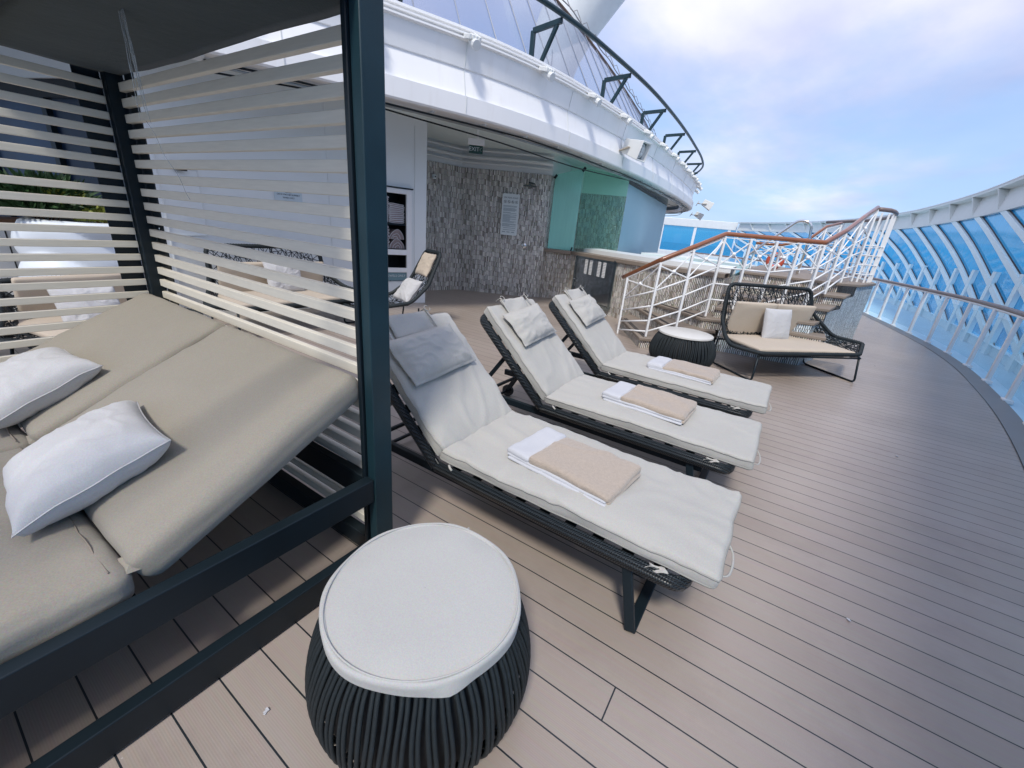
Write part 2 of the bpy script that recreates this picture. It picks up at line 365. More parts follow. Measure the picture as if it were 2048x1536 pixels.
    def build(s, name, m, parent=None, smooth=False, bevel=0, merge=False, solid=0, angle=40):
        me = bpy.data.meshes.new(name); org = ORG.get(parent.name, Vector()) if parent is not None else Vector()
        me.from_pydata([tuple(v - org) for v in s.v], [], s.f)
        if s.uv:
            l = me.uv_layers.new(name='UVMap')
            for lp in me.loops: l.data[lp.index].uv = s.uv.get(lp.vertex_index, (0, 0))
        if merge:
            bm = bmesh.new(); bm.from_mesh(me); bmesh.ops.remove_doubles(bm, verts=bm.verts, dist=1e-5); bmesh.ops.recalc_face_normals(bm, faces=bm.faces); bm.to_mesh(me); bm.free()
        elif not s.uv:
            bm = bmesh.new(); bm.from_mesh(me); bmesh.ops.recalc_face_normals(bm, faces=bm.faces); bm.to_mesh(me); bm.free()
        me.materials.append(m)
        if smooth:
            for p in me.polygons: p.use_smooth = True
            if smooth == 'auto': me.set_sharp_from_angle(angle=R(angle))
        o = bpy.data.objects.new(name, me); link(o, parent)
        if solid:
            md = o.modifiers.new('solid', 'SOLIDIFY'); md.thickness = solid; md.offset = 0
        if bevel:
            md = o.modifiers.new('bevel', 'BEVEL'); md.width = bevel; md.segments = 2; md.limit_method = 'ANGLE'; md.angle_limit = R(40)
            for p in me.polygons: p.use_smooth = True
            me.set_sharp_from_angle(angle=R(35))
        return o
def copy_tree(o, parent=None):
    c = o.copy(); C.objects.link(c)
    if parent is not None: c.parent = parent
    for ch in list(o.children): copy_tree(ch, c)
    return c
def place(o, loc, rz=None, rot=None):
    o.location = loc
    if rz is not None: o.rotation_euler = (0, 0, rz)
    if rot is not None: o.rotation_euler = rot
    return o
def catmull(P, n=8, closed=False):
    P = [Vector(p) for p in P]; out = []; m = len(P)
    rng = range(m) if closed else range(m - 1)
    for i in rng:
        if closed: a, b, c, d = P[i - 1], P[i], P[(i + 1) % m], P[(i + 2) % m]
        else: a, b, c, d = P[max(i - 1, 0)], P[i], P[i + 1], P[min(i + 2, m - 1)]
        for k in range(n):
            t = k / n
            out.append(.5 * ((2 * b) + (c - a) * t + (2 * a - 5 * b + 4 * c - d) * t * t + (3 * b - a - 3 * c + d) * t ** 3))
    if not closed: out.append(P[-1])
    return out
def rounded(P, r, n=5, closed=True):
    """corner-rounded path"""
    P = [Vector(p) for p in P]; m = len(P); out = []
    for i in range(m):
        if not closed and i in (0, m - 1): out.append(P[i]); continue
        a, b, c = P[i - 1], P[i], P[(i + 1) % m]
        d1 = (a - b); d2 = (c - b); rr = min(r, d1.length * .45, d2.length * .45)
        p1 = b + d1.normalized() * rr; p2 = b + d2.normalized() * rr
        for k in range(n + 1):
            t = k / n; out.append(p1 * (1 - t) ** 2 + b * 2 * t * (1 - t) + p2 * t * t)
    return out
class Curve2:
    """plan curve by arclength, with outward offset to the right of travel"""
    def __init__(s, pts, n=12):
        s.P = [p.to_2d() for p in catmull([(x, y, 0) for x, y in pts], n)]
        s.L = [0]
        for a, b in zip(s.P, s.P[1:]): s.L.append(s.L[-1] + (b - a).length)
        s.len = s.L[-1]
    def at(s, t, off=0):
        t = max(0, min(s.len - 1e-6, t)); lo, hi = 0, len(s.L) - 1
        while hi - lo > 1:
            m = (lo + hi) // 2
            if s.L[m] <= t: lo = m
            else: hi = m
        k = (t - s.L[lo]) / (s.L[lo + 1] - s.L[lo]); p = s.P[lo].lerp(s.P[lo + 1], k)
        def nrm(i):
            a = s.P[max(i - 1, 0)]; b = s.P[min(i + 1, len(s.P) - 1)]; d = (b - a).normalized(); return Vector((d.y, -d.x))
        nn = nrm(lo).lerp(nrm(lo + 1), k).normalized()
        return p + nn * off
    def p3(s, t, z, off=0):
        p = s.at(t, off); return Vector((p.x, p.y, z))
def frange(a, b, n): return [a + (b - a) * i / n for i in range(n + 1)]
def nz(v, f, seed=0): return noise.noise(Vector((v[0] * f + seed * 13.1, v[1] * f + seed * 7.7, v[2] * f - seed * 3.3)))

def pad(mb, L, Wd, T, r, step=.02, puff=.01, wr=.0, seed=0, T3=None, tuck=0):
    """rounded slab centred on the origin; T3 maps local points to place"""
    nx, ny, nzz = max(6, int(L / step)), max(6, int(Wd / step)), max(3, int(T / step))
    def f(x, y, z):
        X, Y, Z = x * L / 2, y * Wd / 2, z * T / 2
        ix, iy, iz = max(-L / 2 + r, min(L / 2 - r, X)), max(-Wd / 2 + r, min(Wd / 2 - r, Y)), max(-T / 2 + min(r, T / 2.01), min(T / 2 - min(r, T / 2.01), Z))
        d = Vector((X - ix, Y - iy, Z - iz)); p = Vector((ix, iy, iz))
        if d.length > 1e-9: p += d.normalized() * min(r, d.length * 1.0 if False else r)
        e = (1 - x * x) * (1 - y * y)
        if puff: p.z += puff * z * min(1, e * 3)
        if wr:
            q = (X, Y * 1.0, 0)
            a = noise.noise(Vector((X * 2.2 + seed * 5.1, Y * 3.1 + seed, .3)))
            fold = 1 - abs(noise.noise(Vector((X * 3.0 + Y * 4.0 + seed * 9 + a, (X - Y) * 1.6 + a, seed * 2.0)))) * 5
            fold = max(0, fold)
            b2 = noise.noise(Vector((X * 9 + seed, Y * 9, seed)))
            ey = max(0, (abs(y) - .72) / .28) * (abs(x) < .98); ex_ = max(0, (abs(x) - .80) / .20) * (abs(y) < .98)
            b2 += .9 * ey * noise.noise(Vector((X * 26, seed, y * 1.5))) + .9 * ex_ * noise.noise(Vector((Y * 26, seed, x * 1.5)))
            p.z += wr * (fold * .8 + a * 1.6 + b2 * .5) * (1 if z > -.5 else 0)
            p.y += wr * .8 * noise.noise(Vector((X * 6, Z * 20, seed + 4.0))) * (1 if abs(y) > .95 else 0)
            p.x += wr * .8 * noise.noise(Vector((Y * 6, Z * 20, seed + 8.0))) * (1 if abs(x) > .95 else 0)
        return T3 @ p if T3 is not None else p
    def sp(n):   # denser near the ends so that the rounding reads
        base = [-1, -1 + .15 / n, ] ; return None
    def ax(n, ln):
        e = min(.45, r / ln); pts = [-.5, -.5 + e * .25, -.5 + e * .55, -.5 + e]
        mid = frange(-.5 + e, .5 - e, n)[1:]; pts = pts + mid + [.5 - e * .55, .5 - e * .25, .5]
        return [2 * p for p in pts]
    ax_x, ax_y, ax_z = ax(nx, L), ax(ny, Wd), ax(nzz, T)
    for sz in (-1, 1): mb.grid(lambda u, v: f(u, v, sz), ax_x, ax_y)
    for sy in (-1, 1): mb.grid(lambda u, v: f(u, sy, v), ax_x, ax_z)
    for sx_ in (-1, 1): mb.grid(lambda u, v: f(sx_, u, v), ax_y, ax_z)
    return f
def piping(f, z, n=30, inset=1.0):
    pts = []
    for i in range(n): pts.append(f(-1 + 2 * i / n, -1, z))
    for i in range(n // 2): pts.append(f(1, -1 + 4 * i / n, z))
    for i in range(n): pts.append(f(1 - 2 * i / n, 1, z))
    for i in range(n // 2): pts.append(f(-1, 1 - 4 * i / n, z))
    return pts
def pillow_mesh(mb, L, Wd, T, seed=0, flange=0, concave=.07, wr=.012, n=30, T3=None):
    def f(u, v, s):
        x = u * (1 - concave * (1 - v * v)); y = v * (1 - concave * (1 - u * u))
        e = max(0, (1 - abs(u) ** 2.6)) * max(0, (1 - abs(v) ** 2.6))
        fl = 0
        if flange:
            uu, vv = min(1, abs(u) / (1 - flange)), min(1, abs(v) / (1 - flange))
            e = max(0, (1 - uu ** 2.8)) * max(0, (1 - vv ** 2.8)) if abs(u) < 1 - flange and abs(v) < 1 - flange else 0
        h = T / 2 * e ** .42 if e > 0 else 0
        p = Vector((x * L / 2, y * Wd / 2, s * (h + .003)))
        a = noise.noise(Vector((x * 1.7 + seed * 3, y * 1.7, seed)))
        rad = math.atan2(v, u)
        c = noise.noise(Vector((math.cos(rad) * 4 + seed, math.sin(rad) * 4, seed * 1.3))) * (u * u + v * v) * (1 if e > 0 else .3)
        fold = max(0, 1 - abs(noise.noise(Vector((x * 2.4 + seed * 2, y * 2.8 + seed, .7)))) * 6) * min(1, e * 2)
        p.z += wr * (a * 1.6 + c * 1.2 + fold * .7)
        return T3 @ p if T3 is not None else p
    us = frange(-1, 1, n)
    mb.grid(lambda u, v: f(u, v, 1), us, us); mb.grid(lambda u, v: f(u, v, -1), us, us)
    for sx_ in (-1, 1): mb.grid(lambda v, s: f(sx_, v, s), us, [-1, 1]); mb.grid(lambda v, s: f(v, sx_, s), us, [-1, 1])
    return f
def web(mb, P, nu, nv, r, seed=1, skip=.12):
    """openwork of crossing cords over the patch P(u,v)"""
    rr = random.Random(seed); pts = {}
    for i in range(nu + 1):
        for j in range(nv + 1):
            ju = 0 if i in (0, nu) else rr.uniform(-.42, .42); jv = 0 if j in (0, nv) else rr.uniform(-.42, .42)
            pts[i, j] = P((i + ju) / nu, (j + jv) / nv)
    def seg(a, b):
        if (a - b).length < .004: return
        d = (b - a).normalized(); s1 = d.orthogonal().normalized() * r; s2 = d.cross(s1).normalized() * r
        mb.add([a + s1, a - s1 * .5 + s2 * .87, a - s1 * .5 - s2 * .87, b + s1, b - s1 * .5 + s2 * .87, b - s1 * .5 - s2 * .87], [(0, 1, 4, 3), (1, 2, 5, 4), (2, 0, 3, 5)])
    for i in range(nu + 1):
        for j in range(nv + 1):
            if i < nu and rr.random() > skip: seg(pts[i, j], pts[i + 1, j])
            if j < nv and rr.random() > skip: seg(pts[i, j], pts[i, j + 1])
            if i < nu and j < nv:
                if rr.random() < .8: seg(pts[i, j], pts[i + 1, j + 1])
                if rr.random() < .5: seg(pts[i + 1, j], pts[i, j + 1])
def text(name, s, size, m, parent, loc, xdir, zdir=(0, 0, 1), bold=0, align='CENTER'):
    c = bpy.data.curves.new(name, 'FONT'); c.body = s; c.size = size; c.align_x = align; c.align_y = 'CENTER'; c.extrude = .0008; c.offset = bold
    t = bpy.data.objects.new(name + '_t', c); C.objects.link(t)
    dg = bpy.context.evaluated_depsgraph_get(); me = bpy.data.meshes.new_from_object(t.evaluated_get(dg))
    C.objects.unlink(t); bpy.data.objects.remove(t)
    X = Vector(xdir).normalized(); Zd = Vector(zdir).normalized(); Yn = X.cross(Zd)
    Mx = Matrix((X, Zd, -Yn * -1)).transposed() if False else Matrix((X, Zd, X.cross(Zd))).transposed()
    org = ORG.get(parent.name, Vector()) if parent is not None else Vector()
    for v in me.vertices: v.co = Mx @ v.co + Vector(loc) - org
    me.materials.clear(); me.materials.append(m)
    o = bpy.data.objects.new(name, me); link(o, parent); return o
def strip_wall(mb, pts, z0, z1, nz_=1, s0=0):
    """upright wall along plan points with (arclength, z) uv"""
    s = s0; S_ = [s0]
    for a, b in zip(pts, pts[1:]): s += math.hypot(b[0] - a[0], b[1] - a[1]); S_.append(s)
    mb.grid(lambda i, z: Vector((pts[i][0], pts[i][1], z)), list(range(len(pts))), frange(z0, z1, nz_), lambda i, z: (S_[i], z))
    return s

# ================================================================== SETTING
DECK = Curve2([(.2, -2.2), (.74, 0), (1.05, .9), (1.34, 1.7), (1.72, 2.9), (2.19, 4.68), (2.52, 6.5), (2.70, 8.05), (2.81, 9.5), (2.80, 11.1), (2.68, 12.5), (2.36, 15.1), (1.95, 17.6), (1.1, 21.0), (-.4, 24.5), (-3, 27.5), (-7, 29.5), (-12, 30.3)])
edge = [DECK.at(t) for t in frange(0, DECK.len, 150)]
inner = [DECK.at(t, -.20) for t in frange(0, DECK.len, 150)]
def sheet(name, m, P, z, z0=-.12):
    mb = MB(); mb.prism(P, z0, z); return mb.build(name, m)
deck_poly = [(p.x, p.y) for p in inner] + [(-16, 30.3), (-16, -4), (0, -4)]
tag(sheet('deck', deck_mat(), deck_poly, 0), kind='structure')
mb = MB()
for a, b, c_, d in zip(inner, edge, edge[1:], inner[1:]):
    mb.add([(a.x, a.y, .002), (b.x, b.y, .012), (c_.x, c_.y, .012), (d.x, d.y, .002), (b.x, b.y, -.15), (c_.x, c_.y, -.15)], [(0, 1, 2, 3), (1, 4, 5, 2)])
tag(mb.build('deck_margin', margin_m, merge=True), kind='structure')
mb = MB()
for a, d in zip(inner, inner[1:]):
    n_ = (d - a).normalized(); o_ = Vector((n_.y, -n_.x)) * .0035
    mb.add([(a.x - o_.x, a.y - o_.y, .004), (a.x + o_.x, a.y + o_.y, .004), (d.x + o_.x, d.y + o_.y, .004), (d.x - o_.x, d.y - o_.y, .004)], [(0, 1, 2, 3)])
tag(mb.build('deck_seam', rubber), kind='structure')
BUL = Curve2([(1.0, -3), (1.4, 0), (2.0, 3), (2.6, 6), (3.02, 9), (3.2, 12), (3.3, 15), (3.22, 18), (2.9, 21.5), (2.0, 25.5), (.5, 29.5), (-1.6, 33), (-4.2, 36.0)])
BK = 1.156
def bul_p3(t, z, off=0):
    p_ = BUL.at(t, off / BK) * BK; return Vector((p_.x, p_.y, 1.5 + (z - 1.5) * BK))
BUL.p3 = bul_p3
mb = MB()
K = 90
for i in range(K):
    a0 = DECK.at(DECK.len * .78 * i / K, .0); a1 = DECK.at(DECK.len * .78 * (i + 1) / K, .0)
    b0 = BUL.at(BUL.len * i / K, .04) * BK; b1 = BUL.at(BUL.len * (i + 1) / K, .04) * BK
    mb.add([(a0.x, a0.y, -.03), (b0.x, b0.y, -.03), (b1.x, b1.y, -.03), (a1.x, a1.y, -.03)], [(0, 1, 2, 3)])
tag(mb.build('gutter', gutter_m, merge=True), kind='structure')
mb = MB(); mb.add([(-40000, -40000, -26), (40000, -40000, -26), (40000, 40000, -26), (-40000, 40000, -26)], [(0, 1, 2, 3)])
tag(mb.build('sea', sea_m), kind='structure')

# ================================================================== BULWARK with lattice windows
bw = thing('bulwark', 'tall white hull bulwark with slanted blue lattice windows curving round the deck', 'bulwark', (3.2, 12, 0))
mb = MB()
ts = frange(0, BUL.len, 110)
mb.grid(lambda t, z: BUL.p3(t, z[1], z[0]), ts, [(.05, -.03), (.05, .34), (-.02, .36)])
mb.grid(lambda t, z: BUL.p3(t, z[1], z[0]), ts, [(.16, -.3), (.16, .36), (-.02, .36)])
mb.build('lower_wall', bul_m, bw, smooth='auto', merge=True)
mb = MB()
mb.grid(lambda t, q: BUL.p3(t, q[1], q[0]), ts, [(.12, 2.70), (-.02, 2.70), (-.02, 2.78), (.10, 3.18), (-.10, 3.20), (-.10, 3.26), (.22, 3.26), (.22, 2.70), (.12, 2.70)])
mb.build('coping', cope_m, bw, smooth='auto', angle=20)
mb = MB(); mb.grid(lambda t, q: BUL.p3(t, q[1], q[0]), ts, [(-.105, 3.262), (-.105, 3.285), (.225, 3.285), (.225, 3.262)])
mb.build('capping', white, bw)
mb = MB(); mb.grid(lambda t, z: BUL.p3(t, z, .07), ts, [.3, 2.74]); mb.build('pane', g_pane, bw)
# slanted bars over the full height, upright ribs over the lower half
ztop, zbot, slope = 2.72, .36, 3.45
s_start = 6.0
sbars = [s_start + i * 1.75 for i in range(23)]
for s_ in sbars:
    mb = MB(); n = 12
    pf = []; pb = []
    for side in (-.20, .20):
        for off in (.0, .065):
            pf.append([BUL.p3(s_ + side * 1.0 - (ztop - z) * slope, z, off) for z in frange(zbot, ztop, n)])
    A, B, Cc, D = pf
    for i in range(n):
        vs = [A[i], A[i + 1], Cc[i + 1], Cc[i], B[i], B[i + 1], D[i + 1], D[i]]
        mb.add(vs, [(0, 1, 2, 3), (4, 5, 1, 0), (3, 2, 6, 7)])
    lb = mb.build('lattice_bar', bul_m, bw)
    mb = MB()          # dark gasket on the lower edge of each window
    q = [[BUL.p3(s_ + e_ - (ztop - z) * slope, z, .045) for z in frange(zbot, ztop, n)] for e_ in (-.31, -.19)]
    for i in range(n): mb.add([q[0][i], q[0][i + 1], q[1][i + 1], q[1][i]], [(0, 1, 2, 3)])
    mb.build('gasket', rubber, lb)
for i in range(26):
    s_ = 6.3 + i * 1.45
    if s_ > BUL.len - .5: break
    mb = MB(); zz = frange(-.02, 1.52, 5)
    for side in (-1, 1):
        mb.grid(lambda z, off: BUL.p3(s_ + side * .10, z, off), zz, [-.015, .065])
    mb.grid(lambda z, w_: BUL.p3(s_ + w_, z, -.015), zz, [-.10, .10])
    mb.build('rib', bul_m, bw)
for i in range(23):
    s_ = 6.2 + i * 1.75
    if s_ > BUL.len - .4: break
    mb = MB()
    a, b, c_, d = BUL.p3(s_, 2.76, -.03), BUL.p3(s_ + .35, 3.19, -.10), BUL.p3(s_ + .35, 3.19, .1), BUL.p3(s_ + .1, 2.76, .1)
    e_ = BUL.p3(s_ + .02, 2.76, -.03) - a
    mb.add([a, b, c_, d, a + e_ * 3, b + e_ * 3, c_ + e_ * 3, d + e_ * 3], [(0, 1, 2, 3), (4, 7, 6, 5), (0, 4, 5, 1), (0, 3, 7, 4)])
    mb.build('gusset', cope_m, bw)
# ---- front windscreen closing the bow
fs_ = thing('front_windscreen', 'straight white framed blue windscreen across the bow behind the tub', 'windscreen', (-9, 35.5, 0))
A, B = Vector((-4.97, 42.0, 0)), Vector((-20.8, 38.4, 0)); dd = (B - A)
def wp(k, z, off=0):
    n_ = Vector((dd.y, -dd.x, 0)).normalized(); return A + dd * k + Vector((0, 0, z)) + n_ * off
mb = MB(); mb.obox(wp(0, 3.21), wp(1, 3.21), .3, .64); mb.build('top_rail', white_worn, fs_, bevel=.03)
mb = MB(); mb.obox(wp(0, .4), wp(1, .4), .3, .8); mb.build('bottom_rail', white_worn, fs_, bevel=.03)
mb = MB(); mb.add([wp(0, .8), wp(1, .8), wp(1, 2.9), wp(0, 2.9)], [(0, 1, 2, 3)]); mb.build('pane', g_blue, fs_)
for i in range(7):
    k = .17 * i + .03
    mb = MB(); mb.obox(wp(k + (.05 if i == 0 else 0), .8), wp(k, 2.90), .22, .22); mb.build('mullion', white, fs_, bevel=.02)

# ================================================================== BALUSTRADE at the deck edge
bal = thing('deck_balustrade', 'low white deck edge balustrade with glass panels and varnished teak handrail', 'railing', (2.45, 8, 0))
s = 5.6; posts = []
while s < DECK.len * .86: posts.append(s); s += 1.12
for i, s in enumerate(posts):
    a, b = DECK.p3(s, -.02, .03), DECK.p3(s, .96, .03); t = (DECK.p3(s + .05, 0) - DECK.p3(s, 0)).normalized()
    mb = MB(); mb.obox(a, b, .075, .05, up=(t.y, -t.x, 0)); mb.obox(a, a + Vector((0, 0, .05)), .13, .10, up=(t.y, -t.x, 0)); mb.build('post', white, bal, bevel=.008)
    if i:
        s0 = posts[i - 1] + .07; s1 = s - .07
        mb = MB(); mb.grid(lambda u, z: DECK.p3(u, z, .05), frange(s0, s1, 4), [.10, .86]); mb.build('glass_panel', g_clear, bal)
mb = MB(); mb.tube([DECK.p3(s, 1.005, .03) for s in frange(posts[0] - 2, posts[-1], 90)], .034, 10, flat=.8); mb.build('handrail', mat('grey_teak', (.20, .15, .14), .4), bal, smooth=True)
mb = MB(); mb.tube([DECK.p3(s, .96, .03) for s in frange(posts[0] - 2, posts[-1], 90)], .02, 6); mb.build('top_rail', white, bal, smooth=True)

# ================================================================== DECKHOUSE (superstructure)
fascia_m = mat('fascia_paint', (.88, .885, .88), .36, noise_amt=.03, nscale=2.0, stretch=(1, 1, .3), bump=.2, bscale=1.6)
_t = fascia_m.node_tree; _b = _t.nodes['Principled BSDF']; _o = _b.inputs['Base Color'].links[0].from_socket
_tc = _t.nodes.new('ShaderNodeTexCoord'); _mp = N(_t, 'ShaderNodeMapping'); _mp.inputs['Scale'].default_value = (3.2, 3.2, .35); _t.links.new(_tc.outputs['Object'], _mp.inputs[0])
_n = N(_t, 'ShaderNodeTexNoise'); _n.inputs['Scale'].default_value = 3.0; _n.inputs['Detail'].default_value = 6; _t.links.new(_mp.outputs[0], _n.inputs['Vector'])
_t.links.new(MIXC(_t, RAMP(_t, _n.outputs[0], [(.56, (0, 0, 0)), (.80, (.22, .22, .22))]), _o, (.60, .56, .50)), _b.inputs['Base Color'])
FAS = Curve2([(-8.2, -3.5), (-7.0, -1.0), (-5.75, 1.2), (-4.95, 2.9), (-4.45, 4.05), (-3.95, 5.3), (-3.66, 6.6), (-3.52, 8.0), (-3.43, 9.5), (-3.42, 11), (-3.48, 13), (-3.6, 15), (-3.8, 17.4), (-4.15, 19.4), (-4.9, 21.2), (-6.4, 22.6), (-9, 23.4), (-13, 23.6)], 10)
dh = thing('deckhouse', 'white curved deckhouse with overhanging rounded roof fascia above the shower recess', 'ship superstructure', (-6, 6, 0))
ft = frange(0, FAS.len, 150)
prof = [(-.50, 2.86), (-.42, 2.80), (-.02, 2.80), (0, 2.82), (.01, 3.02), (-.03, 3.03), (-.10, 3.33), (-.08, 3.34), (-.03, 3.60), (.02, 3.61), (.02, 3.63), (-.06, 3.635), (-.06, 3.66), (.0, 3.665), (.0, 3.685), (-.12, 3.69), (-.12, 3.73), (-.06, 3.735), (-.06, 3.76), (-.6, 3.78)]
mb = MB(); mb.grid(lambda t, q: FAS.p3(t, q[1], q[0]), ft, prof); mb.build('fascia', fascia_m, dh, smooth='auto', merge=True, angle=18)
mb = MB(); mb.grid(lambda t, q: FAS.p3(t, q[1], q[0]), ft, [(-.05, 3.332), (-.100, 3.335), (-.035, 3.035)]); 
for i in range(14):
    t_ = 3.0 + i * 2.1
    if t_ > FAS.len - 1: break
    mb = MB()
    for (o1, z1), (o2, z2) in (((.013, 2.84), (.013, 3.02)), ((-.025, 3.04), (-.094, 3.33)), ((-.074, 3.35), (-.026, 3.59))): mb.obox(FAS.p3(t_, z1, o1), FAS.p3(t_, z2, o2), .010, .006, up=(1, 0, .2))
    mb.build('weld_seam', grey_white, dh)
# soffit
poly = [FAS.at(t, -.45) for t in ft]
mb = MB(); mb.prism([(p.x, p.y) for p in poly] + [(-16, 23.6), (-16, -3.5)], 3.0, 3.2); mb.build('soffit', ceiling_m, dh)
mb = MB(); mb.prism([(p.x + .0, p.y) for p in [FAS.at(t, -.55) for t in ft]] + [(-16, 23.6), (-16, -3.5)], 3.6, 3.77); mb.build('roof_deck', grey_white, dh)
# light fittings along the lip
s = 5.4
while s < FAS.len - 4:
    mb = MB()
    for k in range(4):
        a = FAS.p3(s + k * .045, 3.74, .0); mb.obox(a + Vector((0, 0, -.10 + k * .015)), a + (FAS.p3(s + k * .045, 3.6, .16) - FAS.p3(s + k * .045, 3.74, 0)), .03, .05)
    a = FAS.p3(s + .07, 3.62, .0); b = FAS.p3(s + .07, 3.52, .20); mb.tube([a, b], [.03, .06], 10)
    mb.build('lip_bracket', white_worn, dh, bevel=.005); s += 1.28
# white wall behind the daybed, ending at the recess corner
WALL = [(-6.25, 1.98), (-6.33, 2.8), (-6.27, 3.7), (-6.08, 4.6), (-5.92, 5.15), (-5.69, 5.74)]
WC = Curve2(WALL, 8)
wp_ = [tuple(WC.at(t)) for t in frange(0, WC.len, 30)]
# opening for the towel shelves between s=2.95 and 3.68
SO0, SO1, ZO0, ZO1 = WC.len - 1.04, WC.len - .32, .80, 1.93
mb = MB()
def wallpart(t0, t1, z0, z1, n=12): mb.grid(lambda t, z: WC.p3(t, z), frange(t0, t1, n), [z0, z1])
wallpart(0, SO0, 0, 3.0, 24); wallpart(SO1, WC.len, 0, 3.0, 6); wallpart(SO0, SO1, ZO1, 3.0, 6); wallpart(SO0, SO1, 0, .40, 6)
mb.add([(-6.25, 1.98, 0), (-6.46, 2.03, 0), (-6.46, 2.03, 3.0), (-6.25, 1.98, 3.0)], [(0, 1, 2, 3)])
mb.add([(-5.69, 5.74, 0), (-5.76, 5.80, 0), (-5.76, 5.80, 3.0), (-5.69, 5.74, 3.0)], [(0, 1, 2, 3)])
mb.add([(-5.76, 5.80, 0), (-7.9, 6.1, 0), (-7.9, 6.1, 3.0), (-5.76, 5.80, 3.0)], [(0, 1, 2, 3)])
mb.build('wall', mat('wall_paint', (.80, .84, .85), .45, noise_amt=.04, nscale=1.4), dh, smooth='auto')
mb = MB()      # recessed door outline and panel seams in the white wall
def seam(s0, z0, s1, z1, w=.012):
    mb.obox(WC.p3(s0, z0, .006), WC.p3(s1, z1, .006), w, w)
seam(.10, .3, .10, 1.95); seam(.52, 1.05, .52, 1.80); seam(.10, 1.80, .52, 1.80); seam(.10, 1.05, .52, 1.05); seam(2.2, .1, 2.2, 2.9, .006); seam(WC.len - .22, .1, WC.len - .22, 2.9, .006)
mb.build('panel_seam', grey_white, dh)
mb = MB(); a = WC.p3(.32, 1.79, .03); mb.box(a.x - .01, a.x + .04, a.y - .06, a.y + .06, a.z - .02, a.z + .02); mb.build('vent', black_in, dh)
# dark glazed front seen through the left slats
ga, gb = Vector((-6.45, 2.02, 0)), Vector((-11.5, .55, 0)); gd = (gb - ga).normalized(); gn = Vector((-gd.y, gd.x, 0)); gn = gn if gn.y < 0 else -gn
def gpt(d, z, o_=0): return ga + gd * d + gn * o_ + Vector((0, 0, z))
gl_ = (gb - ga).length
mb = MB(); mb.obox(gpt(0, .2), gpt(gl_, .2), .16, .4); mb.build('lower_sill', grey_white, dh)
mb = MB(); mb.obox(gpt(0, 2.80), gpt(gl_, 2.80), .16, .42); mb.build('upper_sill', grey_white, dh)
mb = MB(); mb.obox(gpt(0, 2.50), gpt(gl_, 2.50), .10, .18); mb.build('window_head', black_in, dh)
for i in range(4):
    d0 = .10 + i * 1.30
    mb = MB(); mb.obox(gpt(d0, 1.4, .0), gpt(d0 + 1.18, 1.4, .0), .02, 2.0); mb.build('window', window_blue if i % 2 else window_dark, dh)
    mb = MB(); mb.obox(gpt(d0 - .06, .4, .02), gpt(d0 - .06, 2.41, .02), .08, .08, up=gd); mb.build('window_frame', charcoal, dh)
# recess: tiled back walls
K1, K2, K3 = (-6.66, 6.05), (-6.50, 7.62), (-4.84, 8.70)
right = catmull([(-6.50, 7.62, 0), (-6.0, 7.86, 0), (-5.4, 8.18, 0), (-5.0, 8.45, 0), (-4.84, 8.62, 0)], 6)
tw = thing('tiled_wall', 'curved shower wall of upright grey and white mosaic strips', 'tiled wall', (-5.6, 8, 0))
mb = MB(); s_ = strip_wall(mb, [(-6.9, 5.95), (-6.72, 6.6), (-6.50, 7.62)], 0, 2.60); s_ = strip_wall(mb, [(p.x, p.y) for p in right], 0, 2.60, s0=s_)
strip_wall(mb, [(-4.84, 8.62), (-4.88, 9.3), (-5.2, 10.4)], 0, 2.60, s0=s_)
mb.build('tiles', tile, tw)
mb = MB(); strip_wall(mb, [(-6.93, 5.95), (-6.75, 6.6), (-6.53, 7.63)] + [(p.x - .01, p.y + .02) for p in right][1:] + [(-4.9, 9.3), (-5.2, 10.4)], 2.60, 3.0)
mb.uv = {}; mb.build('upper_band', grey_white, tw)
for zc, rr in ((2.80, .035), (2.93, .022), (2.70, .018)):
    mb = MB(); mb.tube([(-6.85, 6.0, zc), (-6.68, 6.6, zc), (-6.47, 7.56, zc)] + [(p.x + .03, p.y - .05, zc) for p in right][2:], rr, 8); mb.build('pipe', grey_white, tw, smooth=True)
# ================================================================== towel shelves in the wall
sh = thing('towel_shelf', 'built in white framed shelf niche holding stacked towels, dark inside', 'towel shelf', tuple(WC.p3((SO0 + SO1) / 2, 0)))
p0, p1 = WC.p3(SO0, 0), WC.p3(SO1, 0); u_ = (p1 - p0).normalized(); nn = Vector((u_.y, -u_.x, 0)); wd = (p1 - p0).length
def sp3(a, d, z): return p0 + u_ * a + nn * d + Vector((0, 0, z))
def sbox(mb, a0, a1, d0, d1, z0, z1):
    mb.add([sp3(a, d, z) for z in (z0, z1) for d in (d0, d1) for a in (a0, a1)], [(0, 2, 3, 1), (4, 5, 7, 6), (0, 1, 5, 4), (2, 6, 7, 3), (0, 4, 6, 2), (1, 3, 7, 5)])
mb = MB(); sbox(mb, 0, wd, -.42, -.40, .4, 1.93); sbox(mb, 0, .015, -.40, 0, .4, 1.93); sbox(mb, wd - .015, wd, -.40, 0, .4, 1.93); mb.build('niche', black_in, sh)
mb = MB(); sbox(mb, -.03, .06, -.0, .05, .42, 1.93); sbox(mb, wd - .06, wd + .03, -.0, .05, .42, 1.93); sbox(mb, .06, wd - .06, 0, .05, 1.85, 1.93); sbox(mb, .06, wd - .06, 0, .05, .86, .95); sbox(mb, .06, wd - .06, 0, .05, .56, .64)
mb.build('frame', white, sh, bevel=.006)
mb = MB(); sbox(mb, -.04, wd + .05, 0, .07, 1.93, 1.95); mb.build('drip_rail', charcoal, sh)
for z in (.95, 1.38): mb = MB(); sbox(mb, .015, wd - .015, -.4, -.01, z - .03, z); mb.build('shelf', charcoal, sh)
